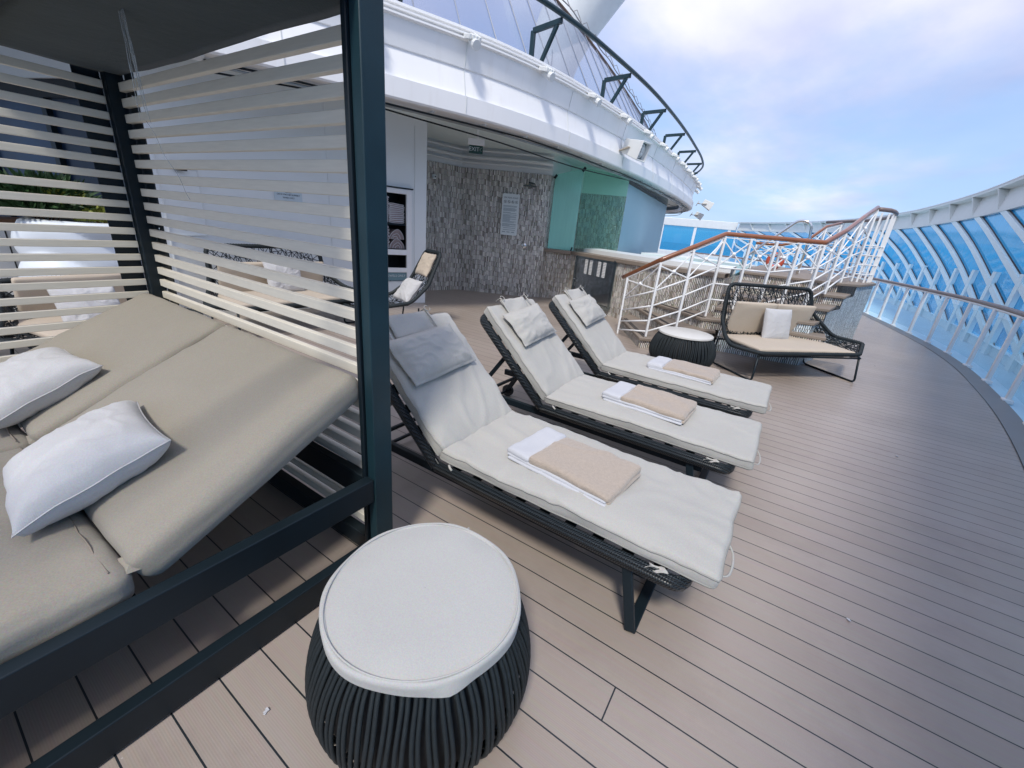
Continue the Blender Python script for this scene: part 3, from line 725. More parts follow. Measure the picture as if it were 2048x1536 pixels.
mb = MB(); sbox(mb, .0, wd, .0, .03, .42, .56); mb.build('notice_panel', teal_sign, sh)
text('lettering', 'TOWELS ONLY', .055, white_sign, sh, sp3(wd * .62, .034, .50), u_)
def fold_towel(name, label, a, z, h, seed, group='towels folded on the wall shelves'):
    rr = random.Random(seed); c = sp3(a, -.16, z); t = thing(name, label, 'towel', tuple(c), 0, group)
    # folded sheet seen end on: a flattened spiral of white edges over taupe pile
    w = .135; lay = 2
    for k in range(lay):
        z0 = z + h * k / lay; hh = h / lay * .94; wob = rr.uniform(-.008, .008)
        for q, (mm, gr) in enumerate(((towel_g, 0), (towel_w, .006))):
            mb = MB(); n = 10; ring = []
            for i in range(28):
                an = 2 * math.pi * i / 28; ex = .55
                x = math.copysign(abs(math.cos(an)) ** ex, math.cos(an)) * (w - gr * 0) + wob
                y = math.copysign(abs(math.sin(an)) ** .8, math.sin(an)) * hh / 2 + math.sin(x * 18 + seed + k) * .006
                ring.append((x, z0 + hh / 2 + y))
            if q == 0:
                vs = [sp3(a + x, d, zz) for d in (-.16, .16) for x, zz in ring]; vs = [sp3(a + x, d - .2, zz) for d in (-.16, .16) for x, zz in ring]
                m_ = 28; mb.add(vs, [(i, (i + 1) % m_, m_ + (i + 1) % m_, m_ + i) for i in range(m_)] + [tuple(range(m_)), tuple(range(2 * m_ - 1, m_ - 1, -1))])
                tr_o = mb.build('terry', mm, t, smooth='auto')
            else:
                mb.tube([sp3(a + x, -.035, zz) for x, zz in ring], .0065, 5, closed=True); mb.build('hem', mm, tr_o, smooth=True)
    return t
rows = ['bottom', 'second', 'third', 'fourth', 'top']
for k in range(5): fold_towel('folded_towel', '%s towel of the flat stack on the upper shelf, right side' % rows[k], wd - .21, 1.385 + k * .062, .058, 11 + k)
rows = ['bottom', 'second', 'third', 'fourth', 'fifth', 'top']
for k in range(6): fold_towel('folded_towel', '%s towel of the tall stack behind the dark post, upper shelf' % rows[k], wd - .49, 1.385 + k * .068, .064, 31 + k)
rows = ['bottom', 'second', 'third', 'top']
for k in range(4): fold_towel('folded_towel', '%s towel of the left stack on the lower shelf' % rows[k], wd - .49, .955 + k * .095, .09, 51 + k)
def roll_towel(label, a, z, w, h, seed):
    c = sp3(a, -.16, z); t = thing('folded_towel', label, 'towel', tuple(c), 0, 'towels folded on the wall shelves')
    for k in range(3):
        f_ = (1, .62, .34)[k]; pts = []
        for i in range(15):
            an = math.pi * i / 14; pts.append((math.cos(an) * w * f_ + .02 * k * math.sin(seed), .006 + math.sin(an) * h * f_ * (1 + .10 * math.sin(an * 3 + seed + k))))
        mb = MB(); m_ = len(pts); vs = [sp3(a + x, d - .2 + k * .004, z + zz) for d in (-.16, .16) for x, zz in pts]
        mb.add(vs, [(i, (i + 1) % m_, m_ + (i + 1) % m_, m_ + i) for i in range(m_)] + [tuple(range(m_)), tuple(range(2 * m_ - 1, m_ - 1, -1))]); tr_o = mb.build('terry', towel_g, t)
        mb = MB(); mb.tube([sp3(a + x, -.03 + k * .004, z + zz) for x, zz in pts], 0.0055, 5); mb.build('hem', towel_w, tr_o, smooth=True)
roll_towel('loosely rolled towel lying on the lower shelf, right side', wd - .21, .955, .135, .15, 3)
roll_towel('loosely rolled towel resting on top of another roll, lower shelf', wd - .215, 1.11, .13, .15, 4)

# ================================================================== signs on the walls
sg = thing('warning_sign', 'small pale sign reading DECK MAY BE SLIPPERY WHEN WET on white wall', 'sign', tuple(WC.p3(1.55, 1.62)))
sA, sB = WC.p3(1.42, 0, .012), WC.p3(1.80, 0, .012); su = (sB - sA).normalized(); sn = Vector((su.y, -su.x, 0)); sc_ = (sA + sB) / 2
mb = MB(); mb.obox(Vector((sA.x, sA.y, 1.63)), Vector((sB.x, sB.y, 1.63)), .006, .135); mb.build('plate', mat('sign_pale', (.60, .70, .76), .4, noise_amt=.02), sg)
for j, (tx, zz, sz) in enumerate((('........', 1.68, .05), ('DECK MAY BE SLIPPERY', 1.64, .030), ('WHEN WET', 1.60, .030))):
    text('lettering', tx, sz, ink, sg, Vector((sc_.x, sc_.y, zz)) + sn * .006, su)
# rules board on the tiled wall
q0, q1 = Vector((-5.655, 8.015, 0)), Vector((-5.33, 8.20, 0)); bu = (q1 - q0).normalized(); bn = Vector((bu.y, -bu.x, 0))
rs = thing('rules_sign', 'tall rounded white pool rules board screwed to the mosaic wall', 'sign', ((q0 + q1) / 2).to_tuple())
def bp(a, z, d=0): return q0 + bu * a + bn * (.05 + d) + Vector((0, 0, z))
bw_ = (q1 - q0).length
pts = []
for (cx_, cz, a0) in ((.03, 1.35, 180), (bw_ - .03, 1.35, 270), (bw_ - .03, 2.13, 0), (.03, 2.13, 90)):
    for k in range(5):
        an = R(a0 + 22.5 * k); pts.append((cx_ + math.cos(an) * .03, cz + math.sin(an) * .03))
mb = MB(); m_ = len(pts); mb.add([bp(a, z, d) for d in (-.02, 0) for a, z in pts], [tuple(range(m_ - 1, -1, -1)), tuple(range(m_, 2 * m_))] + [(i, (i + 1) % m_, m_ + (i + 1) % m_, m_ + i) for i in range(m_)]); mb.build('board', white_sign, rs)
text('lettering', 'SPA POOL RULES', .040, ink, rs, bp(bw_ / 2, 2.08, .004), bu)
mb = MB()
for k in range(4):
    a = bw_ * (.17 + .22 * k); mb.tube([bp(a + math.cos(t) * .027, 2.0 + math.sin(t) * .027, .003) for t in frange(0, 6.283, 16)[:-1]], .003, 4, closed=True)
    if k < 3: mb.obox(bp(a - .018, 2.018, .003), bp(a + .018, 1.982, .003), .004, .005)
    mb.obox(bp(a - .004, 2.015, .003), bp(a - .004, 1.988, .003), .010, .003)
mb.build('prohibition_symbols', ink, rs)
mb = MB(); z = 1.92; rr = random.Random(4)
while z > 1.50:
    L_ = rr.choice((.78, .8, .45, .7, .82)); mb.obox(bp(.03, z, .002), bp(.03 + bw_ * L_, z, .002), .002, .008); z -= rr.choice((.016, .018, .032))
for zz in (1.47, 1.43): mb.obox(bp(.06, zz, .002), bp(bw_ - .05, zz, .002), .002, .009)
for k in range(3): mb.obox(bp(.04 + k * .1, 1.385, .002), bp(.11 + k * .1, 1.385, .002), .002, .015)
mb.build('small_print', mat('print_grey', (.24, .32, .36), .6), rs)
# exit sign
ex = thing('exit_sign', 'green illuminated style EXIT sign with arrow hanging from the soffit', 'exit sign', (-4.98, 6.17, 3.0))
exu = Vector((.80, .60, 0)); exn = Vector((.60, -.80, 0)); ec = Vector((-4.98, 6.17, 2.66))
mb = MB(); mb.obox(ec - exu * .14 + Vector((0, 0, .11)), ec + exu * .14 + Vector((0, 0, .11)), .07, .10); mb.build('housing', white, ex, bevel=.01)
mb = MB(); mb.obox(ec - exu * .115, ec + exu * .115, .02, .12); mb.build('panel', exit_g, ex)
mb = MB(); mb.tube([ec + exu * .02 + Vector((0, 0, .16)), ec + exu * .02 + Vector((0, 0, .34))], .018, 8); mb.tube([ec - exu * .16 + Vector((0, 0, .14)), ec - exu * .12 + Vector((0, 0, .3))], .006, 6); mb.build('hanger', white, ex)
text('lettering', 'EXIT', .085, white_sign, ex, ec - exu * .03 + exn * .012, exu)
mb = MB(); a = ec + exu * .085 + exn * .012; mb.obox(a - exu * .022, a + exu * .010 + Vector((0, 0, .028)), .003, .010, up=exn); mb.obox(a - exu * .022, a + exu * .010 - Vector((0, 0, .028)), .003, .010, up=exn); mb.build('arrow', white_sign, ex)
# shower fittings
swp = Vector((-5.10, 8.34, 2.33))
sw = thing('rain_shower', 'round chrome rain shower head on arm from the mosaic wall', 'shower head', tuple(swp))
mb = MB(); mb.obox(swp + Vector((-.02, .10, .07)), swp + Vector((.02, -.22, .07)), .035, .03); mb.build('arm', mat('dark_chrome', (.16, .18, .19), .15, metal=1), sw, bevel=.004)
mb = MB(); mb.lathe([(.02, .05), (.03, .02), (.13, .01), (.135, -.005), (.125, -.012)], 32, tuple(swp + Vector((.03, -.20, 0)))); mb.build('rose_plate', MATS['dark_chrome'], sw, smooth='auto')
chrome_d = mat('dark_chrome', (.16, .18, .19), .15, metal=1)
vk = thing('shower_valve', 'round chrome push valve on the mosaic wall under the shower', 'shower valve', (-5.17, 8.27, 1.13))
mb = MB(); mb.lathe([(.055, 0), (.055, .012), (.03, .02), (.03, .06), (.022, .075)], 24); 
for i in range(len(mb.v)): v = mb.v[i]; mb.v[i] = Vector((-5.17, 8.28, 1.13)) + Vector((v.x * .88 + v.z * .47, v.x * .47 - v.z * .88, v.y))
mb.build('knob', chrome, vk, smooth='auto')
kb = thing('sensor_box', 'tiny white box with dark eye high on the left mosaic wall', 'sensor', (-6.62, 6.9, 2.32))
mb = MB(); mb.box(-6.66, -6.60, 6.86, 6.94, 2.28, 2.36); mb.build('box', white_sign, kb, bevel=.005)
mb = MB(); mb.box(-6.6, -6.595, 6.885, 6.915, 2.305, 2.335); mb.build('eye', black_in, kb)

# ================================================================== TUB block, ledge, glass
TW = [(-4.90, 8.72), (-4.24, 8.86), (-4.10, 8.80), (-3.55, 8.42), (-2.53, 7.86), (-2.0, 7.60), (-1.4, 7.45), (-.86, 7.42), (-.80, 9.3)]
tb = thing('hot_tub', 'raised hot tub with mosaic clad surround, grey ledge and white rim', 'hot tub', (-3, 10, 0))
mb = MB(); strip_wall(mb, TW, 0, 1.04); mb.build('tiled_surround', tile_warm, tb)
def offs(P, o):
    out = []
    for i, p in enumerate(P):
        a = Vector(P[max(i - 1, 0)]); b = Vector(P[min(i + 1, len(P) - 1)]); d = (b - a).normalized(); out.append((p[0] + d.y * o, p[1] - d.x * o))
    return out
lo_, li_ = offs(TW[1:8], .04), offs(TW[1:8], -.34)
mb = MB()
for i in range(len(lo_) - 1):
    a, b, c_, d = lo_[i], lo_[i + 1], li_[i + 1], li_[i]
    vs = [(p[0], p[1], z) for z in (1.04, 1.11) for p in (a, b, c_, d)]
    mb.add(vs, [(0, 3, 2, 1), (4, 5, 6, 7), (0, 1, 5, 4), (2, 3, 7, 6)])
mb.add([(lo_[0][0], lo_[0][1], 1.04), (li_[0][0], li_[0][1], 1.04), (li_[0][0], li_[0][1], 1.11), (lo_[0][0], lo_[0][1], 1.11)], [(0, 1, 2, 3)])
mb.build('ledge', step_m, tb, merge=True, bevel=.006)
mb = MB(); mb.obox((-4.92, 8.70, 1.075), (-4.24, 8.82, 1.075), .16, .07); mb.build('ledge_return', step_m, tb, bevel=.006)
rim = offs(TW[1:8], -.345); rim2 = offs(TW[1:8], -.80)
mb = MB()
rz = [1.10, 1.17, 1.19]
for i in range(len(rim) - 1):
    a, b, c_, d = rim[i], rim[i + 1], rim2[i + 1], rim2[i]
    mb.add([(a[0], a[1], 1.08), (b[0], b[1], 1.08), (b[0], b[1], 1.19), (a[0], a[1], 1.19), (c_[0], c_[1], 1.21), (d[0], d[1], 1.21), (c_[0], c_[1], .9), (d[0], d[1], .9)], [(0, 1, 2, 3), (3, 2, 4, 5), (5, 4, 6, 7)])
mb.build('rim', tub_w, tb, merge=True, smooth='auto')
mb = MB(); mb.prism(rim2 + [(-.9, 11.5), (-2.4, 12.6), (-3.7, 12.2), (-3.7, 10.6)], .9, 1.085); mb.build('water', water_m, tb)
mb = MB(); mb.prism([(-3.7, 12.2), (-2.4, 12.6), (-.9, 11.5), (-.8, 12.2), (-2.6, 14), (-3.7, 13.6)], .0, 1.15); mb.build('far_surround', tub_w, tb, bevel=.01)
# stainless access door in the surround
dA, dB = Vector((-4.02, 8.745, 0)), Vector((-2.86, 8.04, 0)); du = (dB - dA).normalized(); dn = Vector((du.y, -du.x, 0))
def dp(a, z, d=0): return dA + du * a + dn * (.03 + d) + Vector((0, 0, z))
ad = thing('access_door', 'polished steel access door with four columns of white vent slots', 'access door', tuple((dA + dB) / 2))
dl = (dB - dA).length
mb = MB(); mb.obox(dp(.04, .60), dp(dl - .04, .60), .012, .86); mb.build('door_leaf', steel_m, ad)
mb = MB()
for (a, b, c_, d) in ((0, .12, 0, 1.03), (dl, .12, dl, 1.03), (0, 1.03, dl, 1.03), (0, .12, dl, .12)): mb.obox(dp(a, b, .004), dp(c_, d, .004), .014, .07, up=(du if a == c_ else (0, 0, 1)))
mb.build('frame', mat('steel_trim', (.35, .42, .44), .2, metal=1), ad)
for col in range(4):
    a0 = dl * (.26, .385, .60, .725)[col]; mb = MB()
    for k in range(10): z = .985 - k * .030; mb.obox(dp(a0, z, .010), dp(a0 + .095, z, .010), .004, .021)
    mb.build('vent_column', white, ad)
mb = MB(); mb.box(*(lambda p: (p.x - .02, p.x + .02, p.y - .03, p.y + .01, p.z - .01, p.z + .01))(dp(.05, .55, .02))); mb.build('latch', chrome, ad)
# glass screen at the shower end and splash glass along the ledge
gp = thing('glass_screen', 'teal glass shower screen standing on the ledge at the mosaic wall', 'glass screen', (-4.5, 8.78, 1.11))
mb = MB(); mb.add([(-4.80, 8.72, 1.12), (-4.22, 8.86, 1.12), (-4.22, 8.86, 2.78), (-4.80, 8.72, 2.63)], [(0, 1, 2, 3)]); mb.build('pane', g_teal, gp, solid=.012)
for A_, B_, w_ in (((-4.24, 8.85, 2.72), (-4.19, 8.87, 2.80), .05), ((-4.82, 8.71, 2.56), (-4.77, 8.73, 2.63), .05), ((-4.27, 8.84, 1.11), (-4.25, 8.85, 1.19), .03)): mb = MB(); mb.obox(A_, B_, w_, w_); mb.build('clamp', charcoal, gp)
gs = thing('side_screen', 'tall clear teal glass screen beside the tub, between shower and wall', 'glass screen', (-3.9, 10, 1.11))
mb = MB(); mb.add([(-4.21, 8.90, 1.18), (-3.62, 10.0, 1.18), (-3.62, 10.0, 2.78), (-4.21, 8.90, 2.79)], [(0, 1, 2, 3)]); mb.build('pane', g_teal2, gs, solid=.012)
# wall with tiled panel and blue painted wall behind the tub
tc_ = thing('tub_wall', 'wall behind the tub with mosaic panel, pale band above and blue painted end', 'wall', (-3.8, 11, 0))
WL = [(-5.2, 9.95), (-3.80, 10.53), (-4.42, 16.6)]
mb = MB(); strip_wall(mb, WL[:2], .9, 2.42); mb.build('mosaic_panel', tile_warm, tc_)
mb = MB(); strip_wall(mb, WL[:2], 2.42, 3.0); mb.uv = {}; mb.build('upper_band', mat('teal_tinted_white', (.74, .95, .86), .5), tc_)  # white band; teal light through the glass put into its colour
mb = MB(); strip_wall(mb, WL[1:], .9, 2.70); mb.uv = {}; mb.build('blue_wall', mat('blue_grey_paint', (.34, .52, .60), .45, noise_amt=.06, nscale=.8), tc_)
mb = MB(); mb.add([(-4.42, 16.6, .9), (-8, 17.5, .9), (-8, 17.5, 3.0), (-4.42, 16.6, 3.0)], [(0, 1, 2, 3)]); mb.build('end_wall', ceiling_m, tc_)

# ================================================================== STAIRS
st = thing('stairs', 'two flight deck stairs with grey treads and mosaic risers beside the tub', 'stairs', (-.5, 7.5, 0))
rz_ = .158
def tread(poly, z, name='tread'):
    mb = MB(); mb.prism(poly, z - .045, z); return mb.build(name, step_m, st, bevel=.008)
s1 = [(-2.38, 7.75), (-2.33, 7.20), (-1.60, 5.98), (-1.34, 6.14), (-.70, 6.62), (-.86, 7.36)]
s2 = [(-2.30, 7.73), (-2.12, 7.55), (-1.30, 6.34), (-.92, 6.63), (-.72, 6.80), (-.86, 7.36)]
s3 = [(-1.95, 7.55), (-.96, 6.76), (-.72, 6.88), (.62, 6.95), (.62, 7.55), (-.86, 7.42)]
def riser_wall(poly, z0, z1, n, mt=tile_warm, ins=.035):
    P = [(x, y) for x, y in poly[:n]]; cxm = sum(p[0] for p in poly) / len(poly); cym = sum(p[1] for p in poly) / len(poly)
    P = [(x + (cxm - x) * ins / max(.2, math.hypot(cxm - x, cym - y)), y + (cym - y) * ins / max(.2, math.hypot(cxm - x, cym - y))) for x, y in P]
    mb = MB(); strip_wall(mb, P, z0, z1); mb.build('riser', mt, st)
riser_wall(s1, 0, rz_ - .045, 6); tread(s1, rz_)
riser_wall(s2, rz_, 2 * rz_ - .045, 6); tread(s2, 2 * rz_)
riser_wall([(-1.95, 7.55), (-.96, 6.76), (-.72, 6.88), (.62, 6.95), (.62, 7.5), (-.86, 7.5)], 2 * rz_, 3 * rz_ - .045, 4); tread(s3, 3 * rz_)
mb = MB()
for (a, b, z) in (((-2.30, 7.22), (-1.60, 6.06), rz_), ((-2.08, 7.50), (-1.29, 6.42), 2 * rz_), ((-1.85, 7.52), (-.98, 6.83), 3 * rz_)):
    for o_ in (0.03, .06): mb.obox((a[0] + o_, a[1] + o_ * .6, z + .003), (b[0] + o_, b[1] + o_ * .6, z + .003), .018, .004)
mb.build('grip_strip', rubber, st)
# upper flight climbing away from the landing
ys = [6.98, 7.52, 8.28, 9.05]
xr = [.45, .60, .80, .98]
for k in range(3):
    z = (4 + k) * rz_; y0, y1 = ys[k], ys[k + 1] + .06
    tread([(-.84, y0 + .06), (xr[k] - .28, y0), (xr[k], y0 + .10), (xr[k] + .12, y1), (-.84, y1)], z)
    mb = MB(); strip_wall(mb, [(-.84, y0 + .09), (xr[k] - .30, y0 + .035), (xr[k] - .03, y0 + .13)], z - rz_, z - .045); mb.build('riser', tile_warm, st)
PL = [(-.84, 9.12), (.72, 9.02), (1.02, 9.30), (1.40, 10.7), (1.42, 11.4), (1.15, 13.0), (.4, 14.6), (-.84, 14.6)]
tread(PL, 7 * rz_, 'platform')
mb = MB(); strip_wall(mb, [(-.84, 9.16), (.71, 9.06)], 6 * rz_, 7 * rz_ - .045); mb.build('riser', tile_warm, st)
side = [(-.70, 6.92), (.20, 7.02), (.42, 7.08), (.58, 7.62), (.78, 8.38), (.98, 9.28), (1.37, 10.7), (1.39, 11.4), (1.12, 13.0), (.4, 14.6)]
hs = [3, 4, 4, 5, 6, 7, 7, 7, 7, 7]
mb = MB(); S_ = [0]
for a, b in zip(side, side[1:]): S_.append(S_[-1] + math.hypot(b[0] - a[0], b[1] - a[1]))
for i in range(len(side) - 1):
    zt = max(hs[i], 3) * rz_ - .045; a, b = side[i], side[i + 1]
    mb.add([(a[0], a[1], 0), (b[0], b[1], 0), (b[0], b[1], zt), (a[0], a[1], zt)], [(0, 1, 2, 3)], [(S_[i], 0), (S_[i + 1], 0), (S_[i + 1], zt), (S_[i], zt)])
mb.build('side_cladding', tile_mat('mosaic_skylit', tones=[(0, (.50, .58, .61)), (.13, (.72, .80, .82)), (.40, (.82, .88, .90)), (.62, (.62, .70, .73)), (.78, (.76, .83, .85)), (.92, (.56, .64, .67))]), st)  # same mosaic, blue skylight on the stair side put into its tones

# ---- stair railing
def railing(name, label, nodes, panels, level=None, group=None, wood=teak):
    """nodes: (x, y, z_base, z_top)"""
    t = thing(name, label, 'railing', (nodes[0][0], nodes[0][1], 0), 0, group)
    for (x, y, zb, zt) in nodes:
        mb = MB(); mb.obox((x, y, zb), (x, y, zt - .02), .072, .030, up=(1, .4, 0)); mb.build('post', white, t, bevel=.004)
    for i, (a, b) in enumerate(zip(nodes, nodes[1:])):
        if not panels[i]: continue
        A = lambda f: Vector((a[0], a[1], a[2] + (a[3] - a[2]) * f)); B = lambda f: Vector((b[0], b[1], b[2] + (b[3] - b[2]) * f))
        ha = a[3] - a[2]; 
        for k, f in enumerate((.62, .42, .22, .07)):
            if panels[i] < 4 and k >= panels[i]: break
            mb = MB(); mb.tube([A(f), B(f)], .0125, 6); mb.build('rail', white, t, smooth=True)
        mb = MB(); mb.tube([A(.64), B(.94)], .010, 6); mb.tube([A(.94), B(.64)], .010, 6)
        c = (A(.64) + B(.94)) / 2 * .5 + (A(.94) + B(.64)) / 2 * .5
        mb.lathe([(.001, -.03), (.021, -.021), (.03, 0), (.021, .021), (.001, .03)], 12, tuple(c)); mb.build('cross_brace', white, t, smooth='auto')
        mb = MB(); mb.obox(A(.975), B(.975), .035, .012); mb.build('flat_bar', white, t)
    return t
RT = [(-2.16, 6.66, 0, .93), (-1.56, 6.14, rz_, 1.24), (-1.22, 6.42, 2 * rz_, 1.45), (-.95, 7.02, 3 * rz_, 1.66)]
UP = [(.27, 7.58, 5 * rz_, 1.665), (.50, 8.25, 6 * rz_, 1.87), (.72, 9.2, 7 * rz_, 2.13), (.95, 10.2, 7 * rz_, 2.38)]
r1 = railing('stair_railing', 'white stair railing with cross braces and varnished handrail in front of the stairs', RT + [(-.62, 7.16, 3 * rz_, 1.662), (-.30, 7.30, 3 * rz_, 1.664), (-.02, 7.44, 4 * rz_, 1.665)] + UP, [4, 4, 4, 3, 3, 3, 3, 4, 4, 4])
mb = MB(); hp = [(-2.26, 6.75, .90)] + [(x, y, zt + .02) for x, y, zb, zt in (RT + UP[0:1] + UP[1:])]
hp = [Vector(p) for p in hp]
mb.tube(rounded(hp, .03, 3, closed=False), .033, 12, flat=.85); mb.build('handrail', teak, r1, smooth=True)
# platform end of the railing with close upright bars
r2 = thing('platform_railing', 'white close barred railing wrapping the far end of the tub platform', 'railing', (1.3, 11, 1.1))
pe = catmull([(.95, 10.2, 0), (1.16, 10.35, 0), (1.30, 10.8, 0), (1.34, 11.4, 0), (1.1, 12.8, 0), (.4, 14.3, 0)], 2)
for i, p in enumerate(pe):
    if i in (0,): continue
    mb = MB(); w_ = .016 if i % 2 else .03; mb.obox((p.x, p.y, 1.1), (p.x, p.y, 2.32), w_, .03, up=(1, 0, 0)); mb.build('post', white, r2)
for z in (1.25, 1.42, 1.59, 1.76):
    mb = MB(); mb.tube([(p.x, p.y, z) for p in pe], .010, 6); mb.build('rail', white, r2, smooth=True)
mb = MB(); mb.tube([(p.x, p.y, 2.37 - .02 * (i > 5)) for i, p in enumerate(pe)], .036, 10, flat=.8); mb.build('handrail', mat('grey_teak', (.20, .15, .14), .4), r2, smooth=True)
# inner handrail on the tub side
IN = [(-.80, 10.6, 1.11, 1.62), (-.35, 11.0, 1.11, 1.63), (.10, 11.2, 1.11, 1.80), (.35, 11.9, 1.11, 2.10), (.62, 12.4, 1.11, 2.22)]
r3 = railing('inner_railing', 'smaller white railing behind the first, on the tub side of the steps', IN, [1, 1, 1, 1])
mb = MB(); mb.tube([(x, y, zt + .02) for x, y, zb, zt in IN], .028, 10); mb.build('handrail', teak, r3, smooth=True)
gr = thing('grab_rail', 'polished steel grab rail looping over the tub rim', 'grab rail', (-.9, 10.4, 1.1))
mb = MB()
for o_ in (0, .07):
    mb.tube(rounded([(-.98, 10.5 + o_, 1.15), (-.95, 10.5 + o_, 1.33), (-.17, 10.5 + o_, 2.14), (.05, 10.5 + o_, 2.10), (.11, 10.5 + o_, 1.80), (.08, 10.5 + o_, 1.12)], .14, 6, closed=False), .024, 10)
mb.build('tube', chrome, gr, smooth=True)
lr = thing('life_ring', 'orange red life ring seen through the stair railing', 'life ring', (-.4, 12.1, 1.15))
mb = MB(); mb.tube([(-.42 + math.cos(t) * .14, 12.05, 1.30 + math.sin(t) * .14) for t in frange(0, 6.283, 20)[:-1]], .055, 10, closed=True); mb.build('ring', red_m, lr, smooth=True)
mb = MB()
for t in (.8, 2.4, 3.9, 5.5):
    mb.tube([(-.42 + math.cos(t + d) * .14, 12.05, 1.30 + math.sin(t + d) * .14) for d in (-.2, 0, .2)], .058, 10)
mb.build('band', white, lr, smooth=True)

# ================================================================== UPPER DECK: windscreen, brackets, ring rail, mast
uw = thing('upper_windscreen', 'tall slanted glass windscreen on the upper deck edge with dark brackets', 'windscreen', (-5, 9, 3.78))
wt = frange(2, FAS.len - 1.5, 90)
def up_h(t): return 6.15 - 1.0 * max(0, (t - 10) / 15)
mb = MB(); mb.grid(lambda t, k: FAS.p3(t, 3.78 + (up_h(t) - 3.78) * k, -.72 - k * 1.35), wt, frange(0, 1, 4)); mb.build('pane', g_wind, uw, smooth=True)
mb = MB(); mb.tube([FAS.p3(t, up_h(t), -2.07) for t in wt], .035, 6); mb.build('top_trim', brown_m, uw, smooth=True)
mb = MB(); 
for t in frange(2, FAS.len - 2, 40): mb.tube([FAS.p3(t, 3.78, -.71), FAS.p3(t, up_h(t), -2.06)], .010, 4)
mb.build('glazing_joint', mat('joint_grey', (.25, .28, .34), .5), uw)
mb = MB(); mb.tube([FAS.p3(t, 4.36, .04) for t in frange(2.5, FAS.len - 7.2, 120)], .035, 10); mb.build('ring_rail', charcoal_post, uw, smooth=True)
s = 6.15
while s < FAS.len - 7.5:
    a, b, c_ = FAS.p3(s, 3.74, -.50), FAS.p3(s, 4.27, -.50), FAS.p3(s + .02, 4.30, .02); d = FAS.p3(s, 3.74, -.42)
    mb = MB(); mb.obox(a, b, .05, .07); mb.obox(b, c_, .05, .07); mb.obox(FAS.p3(s + .05, 3.76, -.40), FAS.p3(s + .02, 4.27, -.06), .045, .06); mb.build('bracket', charcoal_post, uw, bevel=.006); s += 2.35
fl = thing('festoon_cable', 'string of looped cable clips along the top of the upper windscreen', 'cable', (-6, 10, 6))
clip_m = mat('clip_grey', (.30, .28, .27), .5)
mb = MB(); mb.tube([FAS.p3(t, up_h(t) + .06 + .02 * math.sin(t * 5), -2.0) for t in frange(5.5, FAS.len - 6, 100)], .012, 5); mb.build('cord', clip_m, fl, smooth=True)
t = 6.0
while t < FAS.len - 6:
    p = FAS.p3(t, up_h(t) + .06, -2.0); e_ = FAS.p3(t + .12, 0, -1.86) - FAS.p3(t, 0, -2.0)
    mb = MB(); mb.tube([p, p + e_ * .5 + Vector((0, 0, .04)), p + e_ * 1.0 + Vector((0, 0, -.10)), p + e_ * 1.2 + Vector((0, 0, -.16))], .008, 5); mb.build('clip', clip_m, fl); t += .55
ms = thing('mast', 'white tapering mast leaning up behind the upper windscreen', 'mast', (-7.2, 12, 3.7))
mb = MB(); n = 20
axis = [Vector((-7.35, 11.9, 3.7)), Vector((-7.25, 12.0, 5.2)), Vector((-7.0, 12.1, 6.4)), Vector((-6.4, 12.4, 7.6)), Vector((-5.4, 12.9, 9.2)), Vector((-4.2, 13.6, 11.2))]
mb.tube(catmull(axis, 6), [.52 + .02 * i for i in range(31)], 28); mb.build('column', white_worn, ms, smooth=True)
mb = MB(); mb.tube([(-6.75, 11.75, 6.9), (-6.7, 11.68, 6.9)], .07, 12); mb.build('lamp', charcoal, ms)
mb = MB(); mb.tube(catmull([(-7.0, 11.45, 4.4), (-7.1, 11.4, 5.6), (-6.9, 11.4, 6.1), (-6.8, 11.42, 5.7), (-6.95, 11.4, 4.9)], 6), .012, 5); mb.build('hose', mat('hose_grey', (.28, .30, .33), .5), ms)
# cables under the overhang
cb = thing('soffit_cables', 'bundle of grey and black cables sagging under the roof overhang edge', 'cables', (-4.2, 5, 2.8))
for j, (o_, sag, mm, r_) in enumerate(((-.16, .02, charcoal, .012), (-.22, .035, mat('cable_grey', (.35, .38, .38), .5), .014), (-.27, .02, MATS['cable_grey'], .010), (-.34, .14, charcoal, .010))):
    mb = MB(); rr = random.Random(j); pts = []
    for t in frange(6.5, FAS.len - 5, 110): pts.append(FAS.p3(t, 2.775 - sag * abs(math.sin(t * (.9 if j < 3 else .42) + j)) , o_ + .03 * math.sin(t * 1.7 + j)))
    mb.tube(pts, r_, 6); mb.build('cable', mm, cb, smooth=True)
mb = MB(); t = 6.5
while t < FAS.len - 5:
    mb.obox(FAS.p3(t, 2.79, -.12), FAS.p3(t, 2.79, -.32), .03, .02); t += .8
mb.build('cable_clip', grey_white, cb)
